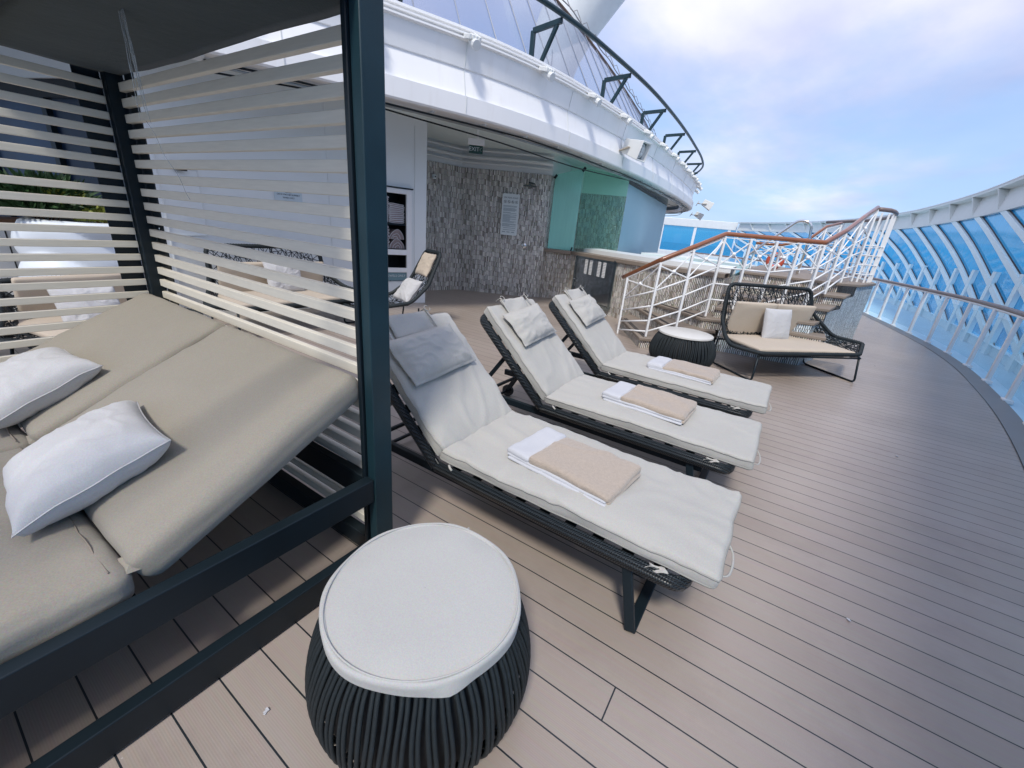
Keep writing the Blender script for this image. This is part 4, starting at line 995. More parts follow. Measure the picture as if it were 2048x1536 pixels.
# loudspeakers
def speaker(label, loc, rz, tilt, sc=1.0):
    t = thing('loudspeaker', label, 'loudspeaker', loc, rz, 'weatherproof loudspeakers on the roof fascia', local=True)
    mb = MB(); w, h, d = .20, .24, .17
    b0 = [(-w * .62, -h * .55), (w * .62, -h * .55), (w * .62, h * .55), (-w * .62, h * .55)]
    # horn box widening to the front (+x)
    vs = [(-d, y * .72, z * .72) for y, z in b0] + [(d, y, z) for y, z in b0] + [(d * .98, y * .86, z * .86) for y, z in b0] + [(d * .55, y * .8, z * .8) for y, z in b0]
    mb.add(vs, [(3, 2, 1, 0)] + [(i, (i + 1) % 4, 4 + (i + 1) % 4, 4 + i) for i in range(4)] + [(4 + i, 4 + (i + 1) % 4, 8 + (i + 1) % 4, 8 + i) for i in range(4)] + [(8 + i, 8 + (i + 1) % 4, 12 + (i + 1) % 4, 12 + i) for i in range(4)])
    horn = mb.build('horn', white_worn, t, bevel=.008)
    mb = MB(); mb.add([(d * .56, y * .8, z * .8) for y, z in b0], [(0, 1, 2, 3)]); mb.build('grille', mat('grille_grey', (.20, .26, .26), .6), horn)
    mb = MB()
    for (r0, x) in ((.085, .60), (.055, .66)):
        mb.tube([(d * x, math.cos(a) * r0, math.sin(a) * r0) for a in frange(0, 6.283, 20)[:-1]], .012, 6, closed=True)
    mb.box(d * .6, d * .75, -.02, .02, -.05, .05); mb.build('cone', grey_white, horn, smooth='auto')
    mb = MB(); mb.obox((-.03, -w * .66, 0), (-.22, -w * .5, -.10), .014, .05, up=(0, 1, 0)); mb.obox((-.22, -w * .5, -.10), (-.30, 0, -.12), .05, .014); mb.obox((-.30, -.05, -.17), (-.30, .05, -.07), .02, .12)
    mb.build('bracket', mat('rusty_bracket', (.50, .44, .36), .7, noise_amt=.25, nscale=20), t)
    t.rotation_euler = (R(0), R(tilt), rz); t.scale = (sc, sc, sc); return t
speaker('square white loudspeaker mounted midway along the fascia on a rusty bracket', (-3.22, 8.95, 3.14), R(-12), 16, 1.3)
speaker('upper of two white loudspeakers at the far rounded end of the fascia', (-3.55, 19.2, 3.02), R(15), 25, 1.15)
speaker('lower of two white loudspeakers at the far rounded end of the fascia', (-3.85, 19.6, 2.62), R(10), 25, .95)

# ================================================================== CABANA
cb_ = thing('cabana', 'dark framed cabana with wooden slat screens and canvas roof on the left', 'cabana', (-2.3, 0, 0))
def bx(name, m, parent, *a, bevel=.004): mb = MB(); mb.box(*a); return mb.build(name, m, parent, bevel=bevel)
XF, XB, YB, YF = -1.22, -3.42, 1.045, -1.15
bx('post', charcoal_post, cb_, XF - .048, XF, YB - .09, YB, 0, 2.20)
bx('post', charcoal_post, cb_, XF - .048, XF, YF, YF + .09, 0, 2.20)
bx('post', charcoal, cb_, XB, XB + .075, YB - .085, YB - .005, 0, 2.14)
bx('post', charcoal, cb_, XB, XB + .075, YF, YF + .09, 0, 2.20)
bx('post_fin', charcoal, cb_, XF - .075, XF - .052, YB - .10, YB - .02, 0, 2.14)
bx('post_plate', charcoal, cb_, XB + .076, XB + .20, YB - .002, YB + .004, .05, 2.12)
bx('post_plate', charcoal, cb_, XB + .004, XB + .010, YB - .20, YB - .087, .05, 2.12)
bx('lower_beam', charcoal, cb_, XF - .05, XF - .004, YF + .09, YB - .09, .01, .125)
bx('upper_beam', charcoal, cb_, XF - .055, XF - .008, YF + .09, YB - .09, .345, .455)
bx('lower_beam', charcoal, cb_, XB + .075, XF - .052, YF + .01, YF + .06, .01, .125)
bx('lower_beam', charcoal, cb_, XB + .076, XF - .077, YB - .08, YB - .03, .01, .10)
bx('lower_beam', charcoal, cb_, XB + .005, XB + .055, YF + .09, YB - .09, .01, .125)
bx('upper_beam', charcoal, cb_, XB + .077, XF - .079, YB - .075, YB - .035, .30, .42)
bx('upper_beam', charcoal, cb_, XB + .005, XB + .055, YF + .09, YB - .09, .30, .42)
bx('roof_beam', charcoal, cb_, XF - .05, XF - .004, YF + .09, YB - .09, 2.10, 2.18)
bx('roof_beam', charcoal, cb_, XB + .005, XB + .055, YF + .09, YB - .09, 2.105, 2.18)
bx('roof_beam', charcoal, cb_, XB + .075, XF - .052, YB - .075, YB - .02, 2.10, 2.18)
bx('roof_beam', charcoal, cb_, XB + .075, XF - .052, YF + .01, YF + .06, 2.10, 2.18)
for y in (-.55, .15): bx('bed_crossbar', charcoal, cb_, XB + .06, XF - .06, y, y + .05, .30, .36)
# canopy: back part stretched, unseen front kept open for sun, with added folds
mb = MB()
def rz2(x, y): return 2.085 + .004 * math.sin((x + 2.3) * 3.1) - .008 * (1 - ((x + 2.3) / 1.1) ** 2) + .006 * nz((x, y, 0), 3)
mb.grid(lambda x, y: Vector((x, y, rz2(x, y))), frange(XB + .03, XF - .03, 30), frange(.48, 1.03, 12)); mb.build('roof_canopy', roof_m, cb_, smooth=True, solid=.006)
mb = MB(); mb.grid(lambda x, k: Vector((x, .477 - k * .012, 2.085 - .05 * (int(k) % 2) - .005 * math.sin(x * 4 + k))), frange(XB + .03, XF - .03, 20), frange(0, 5, 5)); mb.build('added_canopy_folds', roof_m, cb_, solid=.005)
# slats
zs = [2.045 - .0755 * i for i in range(26)]
for i, z in enumerate(zs):
    mb = MB(); mb.box(XB + .062, XF - .078, YB - .034, YB - .004, z - .042, z); mb.build('slat', slat_m, cb_, bevel=.003)
    mb = MB(); mb.box(XB + .012, XB + .038, YF + .09, YB - .09, z - .038, z); mb.build('slat', slat_m, cb_, bevel=.003)
for z in (1.98, 1.30, .62):
    mb = MB(); mb.lathe([(.009, 0), (.009, .004), (.004, .006)], 12); 
    for i, v in enumerate(mb.v): mb.v[i] = Vector((XB + .15 + v.x, YB - .002 - v.z, z + v.y))
    mb.build('bolt', chrome, cb_)
# ---- daybed mattresses: flat seat and raised back, one beside the other
def daybed(label, x0, x1, seed):
    t = thing('daybed_mattress', label, 'daybed mattress', ((x0 + x1) / 2, -.3, .40), 0, 'daybed mattresses in the cabana')
    w = x1 - x0; xc = (x0 + x1) / 2; T = .125; ln = 1.20
    mb = MB(); pad(mb, w, ln, T, .045, .03, .014, .007, seed, Matrix.Translation((xc, .195 - ln / 2, .40 + T / 2))); mb.build('seat', daybed_m, t, smooth=True, merge=True)
    ang = R(26.5); bl = .86
    T3 = Matrix.Translation((xc, .235, .42)) @ Matrix.Rotation(ang, 4, 'X') @ Matrix.Translation((0, bl / 2, T / 2 + .005))
    mb = MB(); f = pad(mb, w - .012, bl, T, .045, .035, .012, .005, seed + 3, T3); mb.build('backrest', daybed_m, t, smooth=True, merge=True)
    mb = MB()
    mb.tube([(x0 + .03 + (w - .06) * k / 20, .205 + .001 * math.sin(k), .526 + .001 * math.sin(k * 1.7 + seed)) for k in range(21)], .0040, 6)
    mb.tube([(x0 + .03 + (w - .06) * k / 20, .150 + .002 * math.sin(k * 2.), .530 + .002 * math.sin(k * 1.1 + seed)) for k in range(21)], .0022, 5)
    mb.build('seam', mat('daybed_seam', (.26, .22, .18), .9), t, smooth=True)
    mb = MB(); mb.add([(x1 - .09, .185, .515), (x1 - .02, .18, .505), (x1 - .015, .235, .50), (x1 - .08, .24, .525), (x1 - .05, .21, .532)], [(0, 1, 4), (1, 2, 4), (2, 3, 4), (3, 0, 4)]); mb.build('flap', daybed_m, t, solid=.003)
    return t
daybed('daybed mattress nearer the dark front beam, back raised, holding the nearest white pillow', -2.345, -1.29, 1)
daybed('daybed mattress on the far side against the slatted end screen, back raised', -3.40, -2.355, 2)
def pillow(label, loc, rot, L=.5, Wd=.5, T=.17, seed=1, m=None, group=None, fl=.0, wr=.008, name='pillow', conc=.07):
    t = thing(name, label, 'pillow' if name == 'pillow' else 'cushion', loc, 0, group, local=True); t.rotation_euler = [R(a) for a in rot]
    mb = MB(); pillow_mesh(mb, L, Wd, T, seed, fl, conc, wr, 44); mb.build('cover', m or pillow_m, t, smooth=True, merge=True)
    if not fl:
        mb = MB(); ps = []
        for k in range(80):
            a = k / 20
            q = int(a); f_ = (a - q) * 2 - 1; u, v = ((f_, -1), (1, f_), (-f_, 1), (-1, -f_))[q]
            x = u * (1 - conc * (1 - v * v)); y = v * (1 - conc * (1 - u * u)); a1 = noise.noise(Vector((x * 1.7 + seed * 3, y * 1.7, seed)))
            rad = math.atan2(v, u); c = noise.noise(Vector((math.cos(rad) * 4 + seed, math.sin(rad) * 4, seed * 1.3))) * (u * u + v * v)
            ps.append((x * L / 2 * 1.004, y * Wd / 2 * 1.004, wr * (a1 * 1.6 + c * 1.2 * .3)))
        mb.tube(ps, .0025, 4, closed=True); mb.build('seam', m or pillow_m, t, smooth=True)
    return t
pillow('big white pillow nearest the camera, leaning on the near raised daybed back', (-1.80, .245, .650), (23, -3, -6), .46, .41, .19, 1, group='white pillows on the daybed')
pillow('white pillow further back at the left edge of the photo, on the far daybed half', (-2.70, .265, .655), (23, -3, 4), .47, .42, .19, 5, group='white pillows on the daybed')
ps = thing('plastic_strip', 'torn clear plastic strip hanging from the cabana roof', 'plastic strip', (-2.15, .70, 2.09))
mb = MB(); rr = random.Random(2)
for k in range(9):
    o_ = rr.uniform(-.02, .02); p = [Vector((-2.15 - i * .022 + o_ * (1 + i * .18) + .004 * math.sin(i * 2 + k), .70 + i * .008, 2.09 - i * .033 * (1 - .02 * k))) for i in range(11)]
    mb.tube(p, [.0045 - .00032 * i for i in range(11)], 4, flat=.3)
mb.build('strands', plastic, ps)
mb = MB(); mb.tube([(-2.36 - .004 * i + .012 * math.sin(i * .9), .78 + .01 * i, 1.77 - .022 * i) for i in range(14)], .0011, 4); mb.build('thread', plastic, ps)

# ================================================================== SIDE TABLES
def rope_table(label, loc, cover, r=.33):
    t = thing('rope_side_table', label, 'side table', loc, 0, 'round rope side tables', local=True)
    prof = [(.285, .405), (.315, .37), (.345, .31), (.368, .23), (.372, .16), (.358, .10), (.325, .05), (.27, .018)]
    mb = MB(); mb.lathe([(q[0] - .03, q[1]) for q in prof], 40); mb.build('core', black_in, t, smooth='auto')
    P = catmull([(a, 0, b) for a, b in prof], 3)
    ropes = MB(); n = 52; rr = random.Random(5)
    for k in range(n):
        for d in (-.0085, .0085):
            a = 2 * math.pi * k / n + rr.uniform(-.004, .004); dd_ = d / .36; path = []
            for i, p in enumerate(P):
                aa = a + dd_ + (.012 * math.sin(i * .5 + k)); path.append((p.x * math.cos(aa), p.x * math.sin(aa), p.z))
            ropes.tube(path, .0074, 6)
    ropes.build('rope_weave', rope, t, smooth=True)
    mb = MB(); mb.tube([(math.cos(a) * .29, math.sin(a) * .29, .41) for a in frange(0, 6.283, 40)[:-1]], .014, 8, closed=True); mb.tube([(math.cos(a) * .27, math.sin(a) * .27, .014) for a in frange(0, 6.283, 40)[:-1]], .014, 8, closed=True); mb.build('ring', charcoal, t, smooth=True)
    if cover:
        def fn(rad, z, a):
            # loose skirt with one lifted fold
            k = max(0, 1 - abs(((a - R(-33) + math.pi) % (2 * math.pi)) - math.pi) / .22)
            low = max(0, (.425 - z) / .04); z = z + (.012 if z < .42 else 0)
            out = .004 * math.sin(a * 3 + 1) + .015 * k * low + .003 * math.sin(a * 7)
            dz = -.012 * low * (.5 + .5 * math.sin(a * 2 + 1.3)) + .0 * k
            fl = .010 * math.sin(a * 2.0 + .6) * (rad > .28)
            return rad + (out if rad > .30 else 0), z + dz + (fl * .0) + (.0018 * noise.noise(Vector((rad * math.cos(a) * 5, rad * math.sin(a) * 5, 0))) if z > .43 else 0)
        mb = MB(); mb.lathe([(.001, .4395), (.10, .4395), (.20, .439), (.292, .438), (.302, .4355), (.306, .440), (.313, .4415), (.319, .437), (.3205, .428), (.320, .412), (.318, .390), (.314, .389), (.313, .42)], 96, fn=fn, cap=False); mb.build('cover', cover_m, t, smooth='auto', angle=50)
        mb = MB(); mb.tube([(math.cos(a) * (.3075 + .004 * math.sin(a * 3 + 1)), math.sin(a) * (.3075 + .004 * math.sin(a * 3 + 1)), .4415) for a in frange(0, 6.283, 64)[:-1]], .0028, 6, closed=True); mb.build('seam', cover_m, t, smooth=True)
    else:
        mb = MB(); mb.lathe([(.001, .432), (.300, .432), (.308, .428), (.310, .410), (.30, .405)], 64, cap=False); mb.build('table_top', marble_m, t, smooth='auto', angle=40)
    return t
t1 = rope_table('round dark rope side table under a pale cloth cover, in the front by the cabana', (-.680, .703, 0), True); t1.scale = (.93, .93, 1.0)
t2 = rope_table('round dark rope side table with bare stone top beside the stairs and loveseat', (-.93, 5.62, 0), False); t2.scale = (1.08, 1.08, 1.0)

# ================================================================== SUN LOUNGERS
def lounger(label, y, seed, first=None):
    if first is not None:
        return None
def make_lounger(label, loc, seed, rz=0, hp=(0, 0), wrk=.008):
    """local x: head (-) to foot (+), hinge at x=0, y across"""
    t = thing('sun_lounger', label, 'sun lounger', loc, rz, 'sun loungers in a row', local=True)
    W2 = .335; ang = R(43); fx = 1.24
    # woven rim of the seat
    mb = MB(); rim = rounded([(0, -W2, .315), (fx, -W2, .315), (fx, W2, .315), (0, W2, .315)], .07, 5, closed=False)
    mb.tube(rim, .034, 10, flat=.62); mb.build('seat_frame', wicker, t, smooth=True)
    def B(l, yy, up=0): return Vector((-math.cos(ang) * l - math.sin(ang) * up * -1 * -1, yy, .315 + math.sin(ang) * l + math.cos(ang) * up))
    mb = MB(); mb.tube(rounded([B(0, -W2), B(.80, -W2), B(.80, W2), B(0, W2)], .07, 5, closed=False), .034, 10, flat=.62); mb.build('back_frame', wicker, t, smooth=True)
    mb = MB()
    for i in range(9): x = .1 + i * .13; mb.obox((x, -W2, .315), (x, W2, .315), .05, .006)
    for i in range(6): a, b = B(.08 + i * .13, -W2), B(.08 + i * .13, W2); mb.obox(a, b, .05, .006, up=(math.sin(ang), 0, math.cos(ang)))
    mb.build('webbing', charcoal, t)
    # base rails, legs, prop and wheels
    mb = MB()
    for s_ in (-1, 1): mb.obox((-.72, s_ * (W2 - .06), .25), (1.10, s_ * (W2 - .06), .25), .03, .05)
    mb.build('base_rail', charcoal, t, bevel=.004)
    for s_ in (-1, 1):
        mb = MB(); P_ = [(1.02, s_ * (W2 - .02), .30), (1.10, s_ * (W2 + .02), .012)]; mb.obox(P_[0], P_[1], .042, .020, up=(0, 1, 0)); mb.build('leg', charcoal, t, bevel=.004)
        mb = MB(); mb.obox((-.58, s_ * (W2 - .06), .25), (-.70, s_ * (W2 - .04), .05), .042, .02, up=(0, 1, 0)); mb.build('leg', charcoal, t, bevel=.004)
        mb = MB(); mb.tube([(-.70, s_ * (W2 - .03), .055), (-.70, s_ * (W2 - .0), .055)], .055, 20); mb.build('wheel', rubber, t, smooth='auto')
        mb = MB(); mb.obox(B(.50, s_ * (W2 - .09), -.02), (-.62, s_ * (W2 - .09), .26), .022, .03); mb.build('prop', charcoal, t, bevel=.003)
    for nm_, A_, B_, w_, h_ in (('floor_bar', (1.10, -W2 - .02, .014), (1.10, W2 + .02, .014), .045, .020), ('axle', (-.70, -W2 + .03, .055), (-.70, W2 - .03, .055), .02, .02), ('cross_bar', (-.55, -W2 + .07, .26), (-.55, W2 - .07, .26), .022, .022)): mb = MB(); mb.obox(A_, B_, w_, h_); mb.build(nm_, charcoal, t, bevel=.004)
    # seat cushion
    T = .068; sl_ = 1.335
    mb = MB(); T3 = Matrix.Translation((.005 + sl_ / 2, .012, .345 + T / 2)); f = pad(mb, sl_, .665, T, .022, .018, .010, wrk, seed, T3); sc_o = mb.build('seat_cushion', lounge_m, t, smooth=True, merge=True)
    for q_ in (.60, -.62): mb = MB(); mb.tube(piping(f, q_, 60), .0042, 5, closed=True); mb.build('piping', pipe_m, sc_o, smooth=True)
    bl = .80
    T3 = Matrix.Translation((-.005, .008, .352)) @ Matrix.Rotation(ang, 4, 'Y') @ Matrix.Translation((-bl / 2, 0, T / 2))
    mb = MB(); f2 = pad(mb, bl, .655, T, .022, .018, .012, wrk * 1.15, seed + 5, T3); bc_o = mb.build('back_cushion', lounge_m, t, smooth=True, merge=True)
    for q_ in (.60, -.62): mb = MB(); mb.tube(piping(f2, q_, 60), .0042, 5, closed=True); mb.build('piping', pipe_m, bc_o, smooth=True)
    # head pillow hung from straps
    T4 = T3 @ Matrix.Translation((-bl / 2 + .25 + hp[0], -.02 + hp[1], T / 2 + .040)) @ Matrix.Rotation(R(4), 4, 'Z')
    mb = MB(); pillow_mesh(mb, .29, .53, .10, seed + 2, .09, .02, .009, 36, T4); hpo = mb.build('head_pillow', lounge_m, t, smooth=True, merge=True)
    mb = MB(); T5 = T3 @ Matrix.Translation((-bl / 2 + .055, -.02 + hp[1], T / 2 + .016))
    mb.grid(lambda u, v: T5 @ Vector((u * .075, v * .16, .004 * math.sin(u * 3 + v * 4) + .006 * noise.noise(Vector((u * 3, v * 5, seed))))), frange(-1, 1, 8), frange(-1, 1, 14)); mb.build('flap', lounge_m, hpo, smooth=True, solid=.006)
    for s_ in (-1, 1):
        mb = MB(); y0 = s_ * .17 + hp[1]
        mb.tube([T5 @ Vector((-.095, y0, -.04)), T5 @ Vector((-.085, y0, .012)), T5 @ Vector((-.02, y0 * 1.05, .014)), T5 @ Vector((.07, y0 * 1.08, .012)), T5 @ Vector((.12, y0 * 1.1, .03))], .0045, 5, flat=1.6)
        mb.tube([T5 @ Vector((-.08 + .02 * math.sin(a), y0 + .022 * math.cos(a) * s_ + .015, .018)) for a in frange(0, 5.5, 9)], .003, 4); mb.build('strap', lounge_m, hpo, smooth=True)
    # ties at the sides and a loop at the foot
    fx2 = sl_ + .008
    mb = MB(); mb.tube(catmull([(fx2, -.24, .365), (fx2 + .022, -.20, .352), (fx2 + .028, -.12, .346), (fx2 + .020, -.06, .352), (fx2, -.03, .365)], 4), .0028, 5, flat=1.8); mb.build('loop', lounge_m, sc_o, smooth=True)
    mb = MB(); mb.grid(lambda u, v: Vector((1.10 + .07 * u + .008 * math.sin(v * 5), -.334 - .016 * v - .008 * math.sin(u * 7 + v * 3), .357 - .020 * v * (1 - .55 * u) + .004 * math.sin(u * 9))), frange(0, 1, 6), frange(0, 1, 5)); mb.build('tie', lounge_m, sc_o, smooth=True, solid=.002)
    mb = MB(); mb.tube([(.09, -.338, .358), (.105, -.347, .352), (.12, -.35, .345)], .006, 6); mb.build('tie', lounge_m, sc_o, smooth=True)
    mb = MB(); mb.tube([(.02, -.33, .34), (-.01, -.345, .325), (.02, -.35, .31), (.05, -.345, .325), (.0, -.34, .36)], .004, 5); mb.build('knot', web_m, t)
    return t
make_lounger('sun lounger nearest the cabana post and rope side table, with the front folded towel', (-1.26, 1.70, 0), 1, 0, (.02, -.02), .010)
make_lounger('middle sun lounger between the two others, frame ends with a loop at its foot', (-1.235, 2.745, 0), 4, R(.3), (-.01, .015), .007)
make_lounger('sun lounger furthest from the camera, in front of the stair railing', (-1.225, 3.785, 0), 7, R(-.4), (-.01, .03), .006)

# ================================================================== FOLDED TOWELS on the loungers
def towel(label, loc, rz, L=.56, Wd=.34, H=.052, seed=1, loose=1):
    t = thing('folded_towel', label, 'towel', loc, R(rz), 'tan beach towels folded on the loungers', local=True)
    def slab(x0, x1, y0, y1, z0, z1, r=.012, sd_=0, wr=.003):
        mb = MB(); pad(mb, x1 - x0, y1 - y0, z1 - z0, min(r, (z1 - z0) / 2.05), .018, .004, wr, seed + sd_, Matrix.Translation(((x0 + x1) / 2, (y0 + y1) / 2, (z0 + z1) / 2))); return mb
    hx = L / 2; hy = Wd / 2
    slab(-hx + .012, hx - .006, -hy - .012, hy - .01, 0, H * .30, sd_=1).build('lower_layer', towel_w, t, smooth=True, merge=True)
    slab(-hx - .002, hx - .012, -hy + .0, hy, H * .26, H * .58, sd_=2).build('middle_layer', towel_w, t, smooth=True, merge=True)
    slab(-hx + .125, hx, -hy + .004, hy + .002, H * .30, H * 1.10, .024, sd_=3, wr=.010).build('terry', terry_m, t, smooth=True, merge=True)
    slab(-hx - .012, -hx + .132, -hy + .002, hy + .0, H * .34, H * 1.03, .022, sd_=4, wr=.006).build('hem_band', towel_w, t, smooth=True, merge=True)
    slab(hx - .03, hx + .004, -hy + .01, hy - .004, .004, H * .5, .010, sd_=6).build('terry_fold', terry_m, t, smooth=True, merge=True)
    return t
TZ = .345 + .068 + .010
towel('folded tan towel with white hem on the sun lounger nearest the cabana', (-.645, 1.68, TZ), -6, .56, .35, .047, 1)
towel('folded tan towel with white hem on the middle sun lounger', (-.59, 2.785, TZ), -3, .56, .34, .056, 2)
towel('folded tan towel with white hem on the sun lounger furthest away', (-.575, 3.81, TZ), -2, .55, .35, .050, 3)

# ================================================================== WOVEN LOVESEAT and relatives
def loveseat(name, label, cat, loc, rz, group=None, w=.80, seed=1, bh=.88, cushions=2, depth=1.0, dens=1.0, sc=1.0, fl=None, ch=.42):
    """local: x across, -y is the front"""
    t = thing(name, label, cat, loc, rz, group, local=True); t.scale = (sc, sc, sc)
    D = depth
    bt = w - .13
    key = [(-bt, .47 * D, bh), (bt, .47 * D, bh), (bt + .03, .40 * D, .60), (w + .02, .12 * D, .43), (w + .17, -.20 * D, .375), (w - .04, -.50 * D, .36), (-w + .04, -.50 * D, .36), (-w - .17, -.20 * D, .375), (-w - .02, .12 * D, .43), (-bt - .03, .40 * D, .60)]
    if fl: key[3] = (w + .24, .22 * D, .45); key[4] = (fl, .04 * D, .40); key[5] = (w - .02, -.44 * D, .365); key[2] = (bt + .09, .42 * D, .74)
    path = rounded(key, .09, 4)
    mb = MB(); mb.tube(path, .024, 8, closed=True); mb.build('rim', rope, t, smooth=True)
    # spiral wrap of the rim
    mb = MB(); n = len(path); L_ = [0]
    for i in range(n): L_.append(L_[-1] + (path[(i + 1) % n] - path[i]).length)
    tot = L_[-1]; turns = int(tot / .03); steps = turns * 7; pts = []
    j = 0; rp = []
    for k in range(steps):
        d = tot * k / steps
        while L_[j + 1] < d: j += 1
        f_ = (d - L_[j]) / max(1e-6, L_[j + 1] - L_[j]); p = path[j].lerp(path[(j + 1) % n], f_); tg = (path[(j + 1) % n] - path[j]).normalized()
        a = tg.cross(Vector((0, 0, 1))); a = a.normalized() if a.length > .1 else Vector((0, 1, 0)); b = tg.cross(a); an = 2 * math.pi * turns * k / steps
        rp.append(p + (a * math.cos(an) + b * math.sin(an)) * .0225)
    mb.tube(rp, .0055, 4); mb.build('cord_wrap', rope, t, smooth=True)
    sb = [Vector((-bt, .34 * D, .34)), Vector((bt, .34 * D, .34))]
    tl, tr_ = Vector(key[0]), Vector(key[1])
    mb = MB(); web(mb, lambda u, v: tl.lerp(tr_, u).lerp(sb[0].lerp(sb[1], u), v) + Vector((0, -.05 * math.sin(v * 3.14), 0)), int(24 * w / .8 * dens), int(9 * dens), 0.0052, seed); mb.build('back_web', web_m, t)
    for s_ in (-1, 1):
        e0 = [Vector((s_ * bt, .47 * D, bh)), Vector((s_ * (bt + .03), .40 * D, .60)), Vector((s_ * (w + .02), .12 * D, .43)), Vector((s_ * (w + .17), -.20 * D, .375)), Vector((s_ * (w - .04), -.50 * D, .36))]
        e1 = [Vector((s_ * bt, .44 * D, bh - .05)), Vector((s_ * (bt - .0), .34 * D, .40)), Vector((s_ * (bt + .02), .10 * D, .34)), Vector((s_ * (bt + .04), -.20 * D, .34)), Vector((s_ * (w - .08), -.48 * D, .35))]
        if fl and s_ > 0: e0[1:5] = [Vector(k_) for k_ in (key[2], key[3], key[4], key[5])]; e1[2] = Vector((w - .02, .16 * D, .36)); e1[3] = Vector((w + .05, -.1 * D, .35))
        def P(u, v, e0=e0, e1=e1):
            q = max(0, min(3.999, u * 4)); i = int(q); f_ = q - i; return e0[i].lerp(e0[i + 1], f_).lerp(e1[i].lerp(e1[i + 1], f_), v)
        mb = MB(); web(mb, P, int(20 * dens), int(5 * dens) + (4 if fl else 1), .0052, seed + 5 + s_); mb.build('wing_web', web_m, t)
    mb = MB(); web(mb, lambda u, v: Vector(((-1 + 2 * u) * (w - .05), (-.48 + .84 * v) * D, .345)), int(18 * w / .8), 9, .0052, seed + 9); mb.build('seat_web', web_m, t)
    for s_ in (-1, 1):
        mb = MB(); x = s_ * (w - .02); mb.tube(rounded([(x - s_ * .02, -.46 * D, .35), (x + s_ * .01, -.50 * D, .012), (x + s_ * .01, .30 * D, .012), (x - s_ * .06, .34 * D, .34)], .05, 4, closed=False), .0125, 8); mb.build('sled_leg', charcoal, t, smooth=True)
    mb = MB()
    for y in (-.47, .30): mb.tube([(-w + .02, y * D, .325), (w - .02, y * D, .325)], .011, 6)
    mb.build('under_rail', charcoal, t, smooth=True)
    # cushions
    def cq(mat3, L, Wd, T, sd_, nm):
        mb = MB(); pad(mb, L, Wd, T, .02, .03, .012, .003, sd_, mat3); mb.build(nm, beige_m, t, smooth=True, merge=True)
    if cushions:
        cq(Matrix.Translation((0, -.05 * D, .375)), 2 * w - .14, .76 * D, .045, seed, 'seat_cushion')
        cw = (2 * bt - .06) / cushions
        for k in range(cushions):
            x = -bt + .03 + cw * (k + .5)
            cq(Matrix.Translation((x, .335 * D, .335 + ch / 2)) @ Matrix.Rotation(R(-76), 4, 'X') @ Matrix.Rotation(math.pi, 4, 'Z'), cw - .006, ch, .055, seed + k, 'back_cushion')
    return t
# front of the chair looks along (.71,-.70)
FR = math.atan2(.71, .70)
loveseat('woven_loveseat', 'open woven dark rope loveseat with beige cushions in front of the stairs', 'loveseat', (.14, 6.50, 0), FR, seed=3, group='woven loveseats', w=.80, depth=.98, bh=1.05, fl=1.40, ch=.52)
def fwd(cx_, cy_, rz, x, y, z):
    return (cx_ + x * math.cos(rz) - y * math.sin(rz), cy_ + x * math.sin(rz) + y * math.cos(rz), z)
pillow('square white pillow standing on the loveseat by the stairs', fwd(.14, 6.50, FR, -.02, .16, .585), (78, 0, math.degrees(FR)), .42, .42, .13, 8, conc=.03, wr=.004)
loveseat('woven_loveseat', 'open woven dark rope loveseat with beige cushions behind the right slat screen', 'loveseat', (-5.42, 2.98, 0), R(86), seed=8, group='woven loveseats', w=.80, sc=1.05, bh=.92)
pillow('pale pillow on the loveseat behind the right slat screen', fwd(-5.42, 2.98, R(86), .02, .13, .62), (76, 0, 88), .46, .40, .12, 9, conc=.04)
# tall backed lounge chair near the towel shelves
hb = thing('highback_chair', 'narrow high backed woven lounge chair beside the towel shelves', 'lounge chair', (-4.62, 4.02, 0), R(-20), local=True)
key = [(-.24, .62, 1.06), (.24, .62, 1.06), (.31, .40, .62), (.36, .12, .40), (.40, -.30, .36), (.30, -.66, .33), (-.30, -.66, .33), (-.40, -.30, .36), (-.36, .12, .40), (-.31, .40, .62)]
mb = MB(); mb.tube(rounded(key, .08, 4), .026, 8, closed=True); mb.build('rim', rope, hb, smooth=True)
sp_ = [Vector((0, .64, 1.05)), Vector((0, .42, .62)), Vector((0, .16, .30)), Vector((0, -.30, .27)), Vector((0, -.64, .32))]; wd_ = [.24, .31, .36, .40, .30]
def HP(u, v):
    q = min(3.999, v * 4); i = int(q); f_ = q - i; c = sp_[i].lerp(sp_[i + 1], f_); w_ = wd_[i] + (wd_[i + 1] - wd_[i]) * f_; k = (2 * u - 1)
    e_ = Vector(key[1]).lerp(Vector(key[2]), f_) if i == 0 else (Vector(key[i + 1]).lerp(Vector(key[i + 2]), f_))
    return Vector((k * w_, c.y + (e_.y - c.y) * k * k, c.z + (e_.z - c.z) * k * k))
mb = MB(); web(mb, HP, 9, 22, .0048, 4); mb.build('seat_web', web_m, hb)
for s_ in (-1, 1):
    mb = MB(); mb.tube(rounded([(s_ * .28, -.58, .30), (s_ * .30, -.60, .014), (s_ * .30, .26, .014), (s_ * .26, .28, .30)], .05, 4, closed=False), .012, 8); mb.build('sled_leg', charcoal, hb, smooth=True)
HB = lambda x, y, z: fwd(-4.62, 4.02, R(-20), x, y, z)
pillow('beige head cushion tied high on the narrow lounge chair', HB(0, .50, .88), (64, 0, -20), .38, .34, .09, 3, beige_m, name='seat_pad', conc=.03)
pillow('white pillow in the lap of the narrow lounge chair', HB(.02, .22, .52), (50, 0, -16), .42, .38, .13, 4, conc=.04)
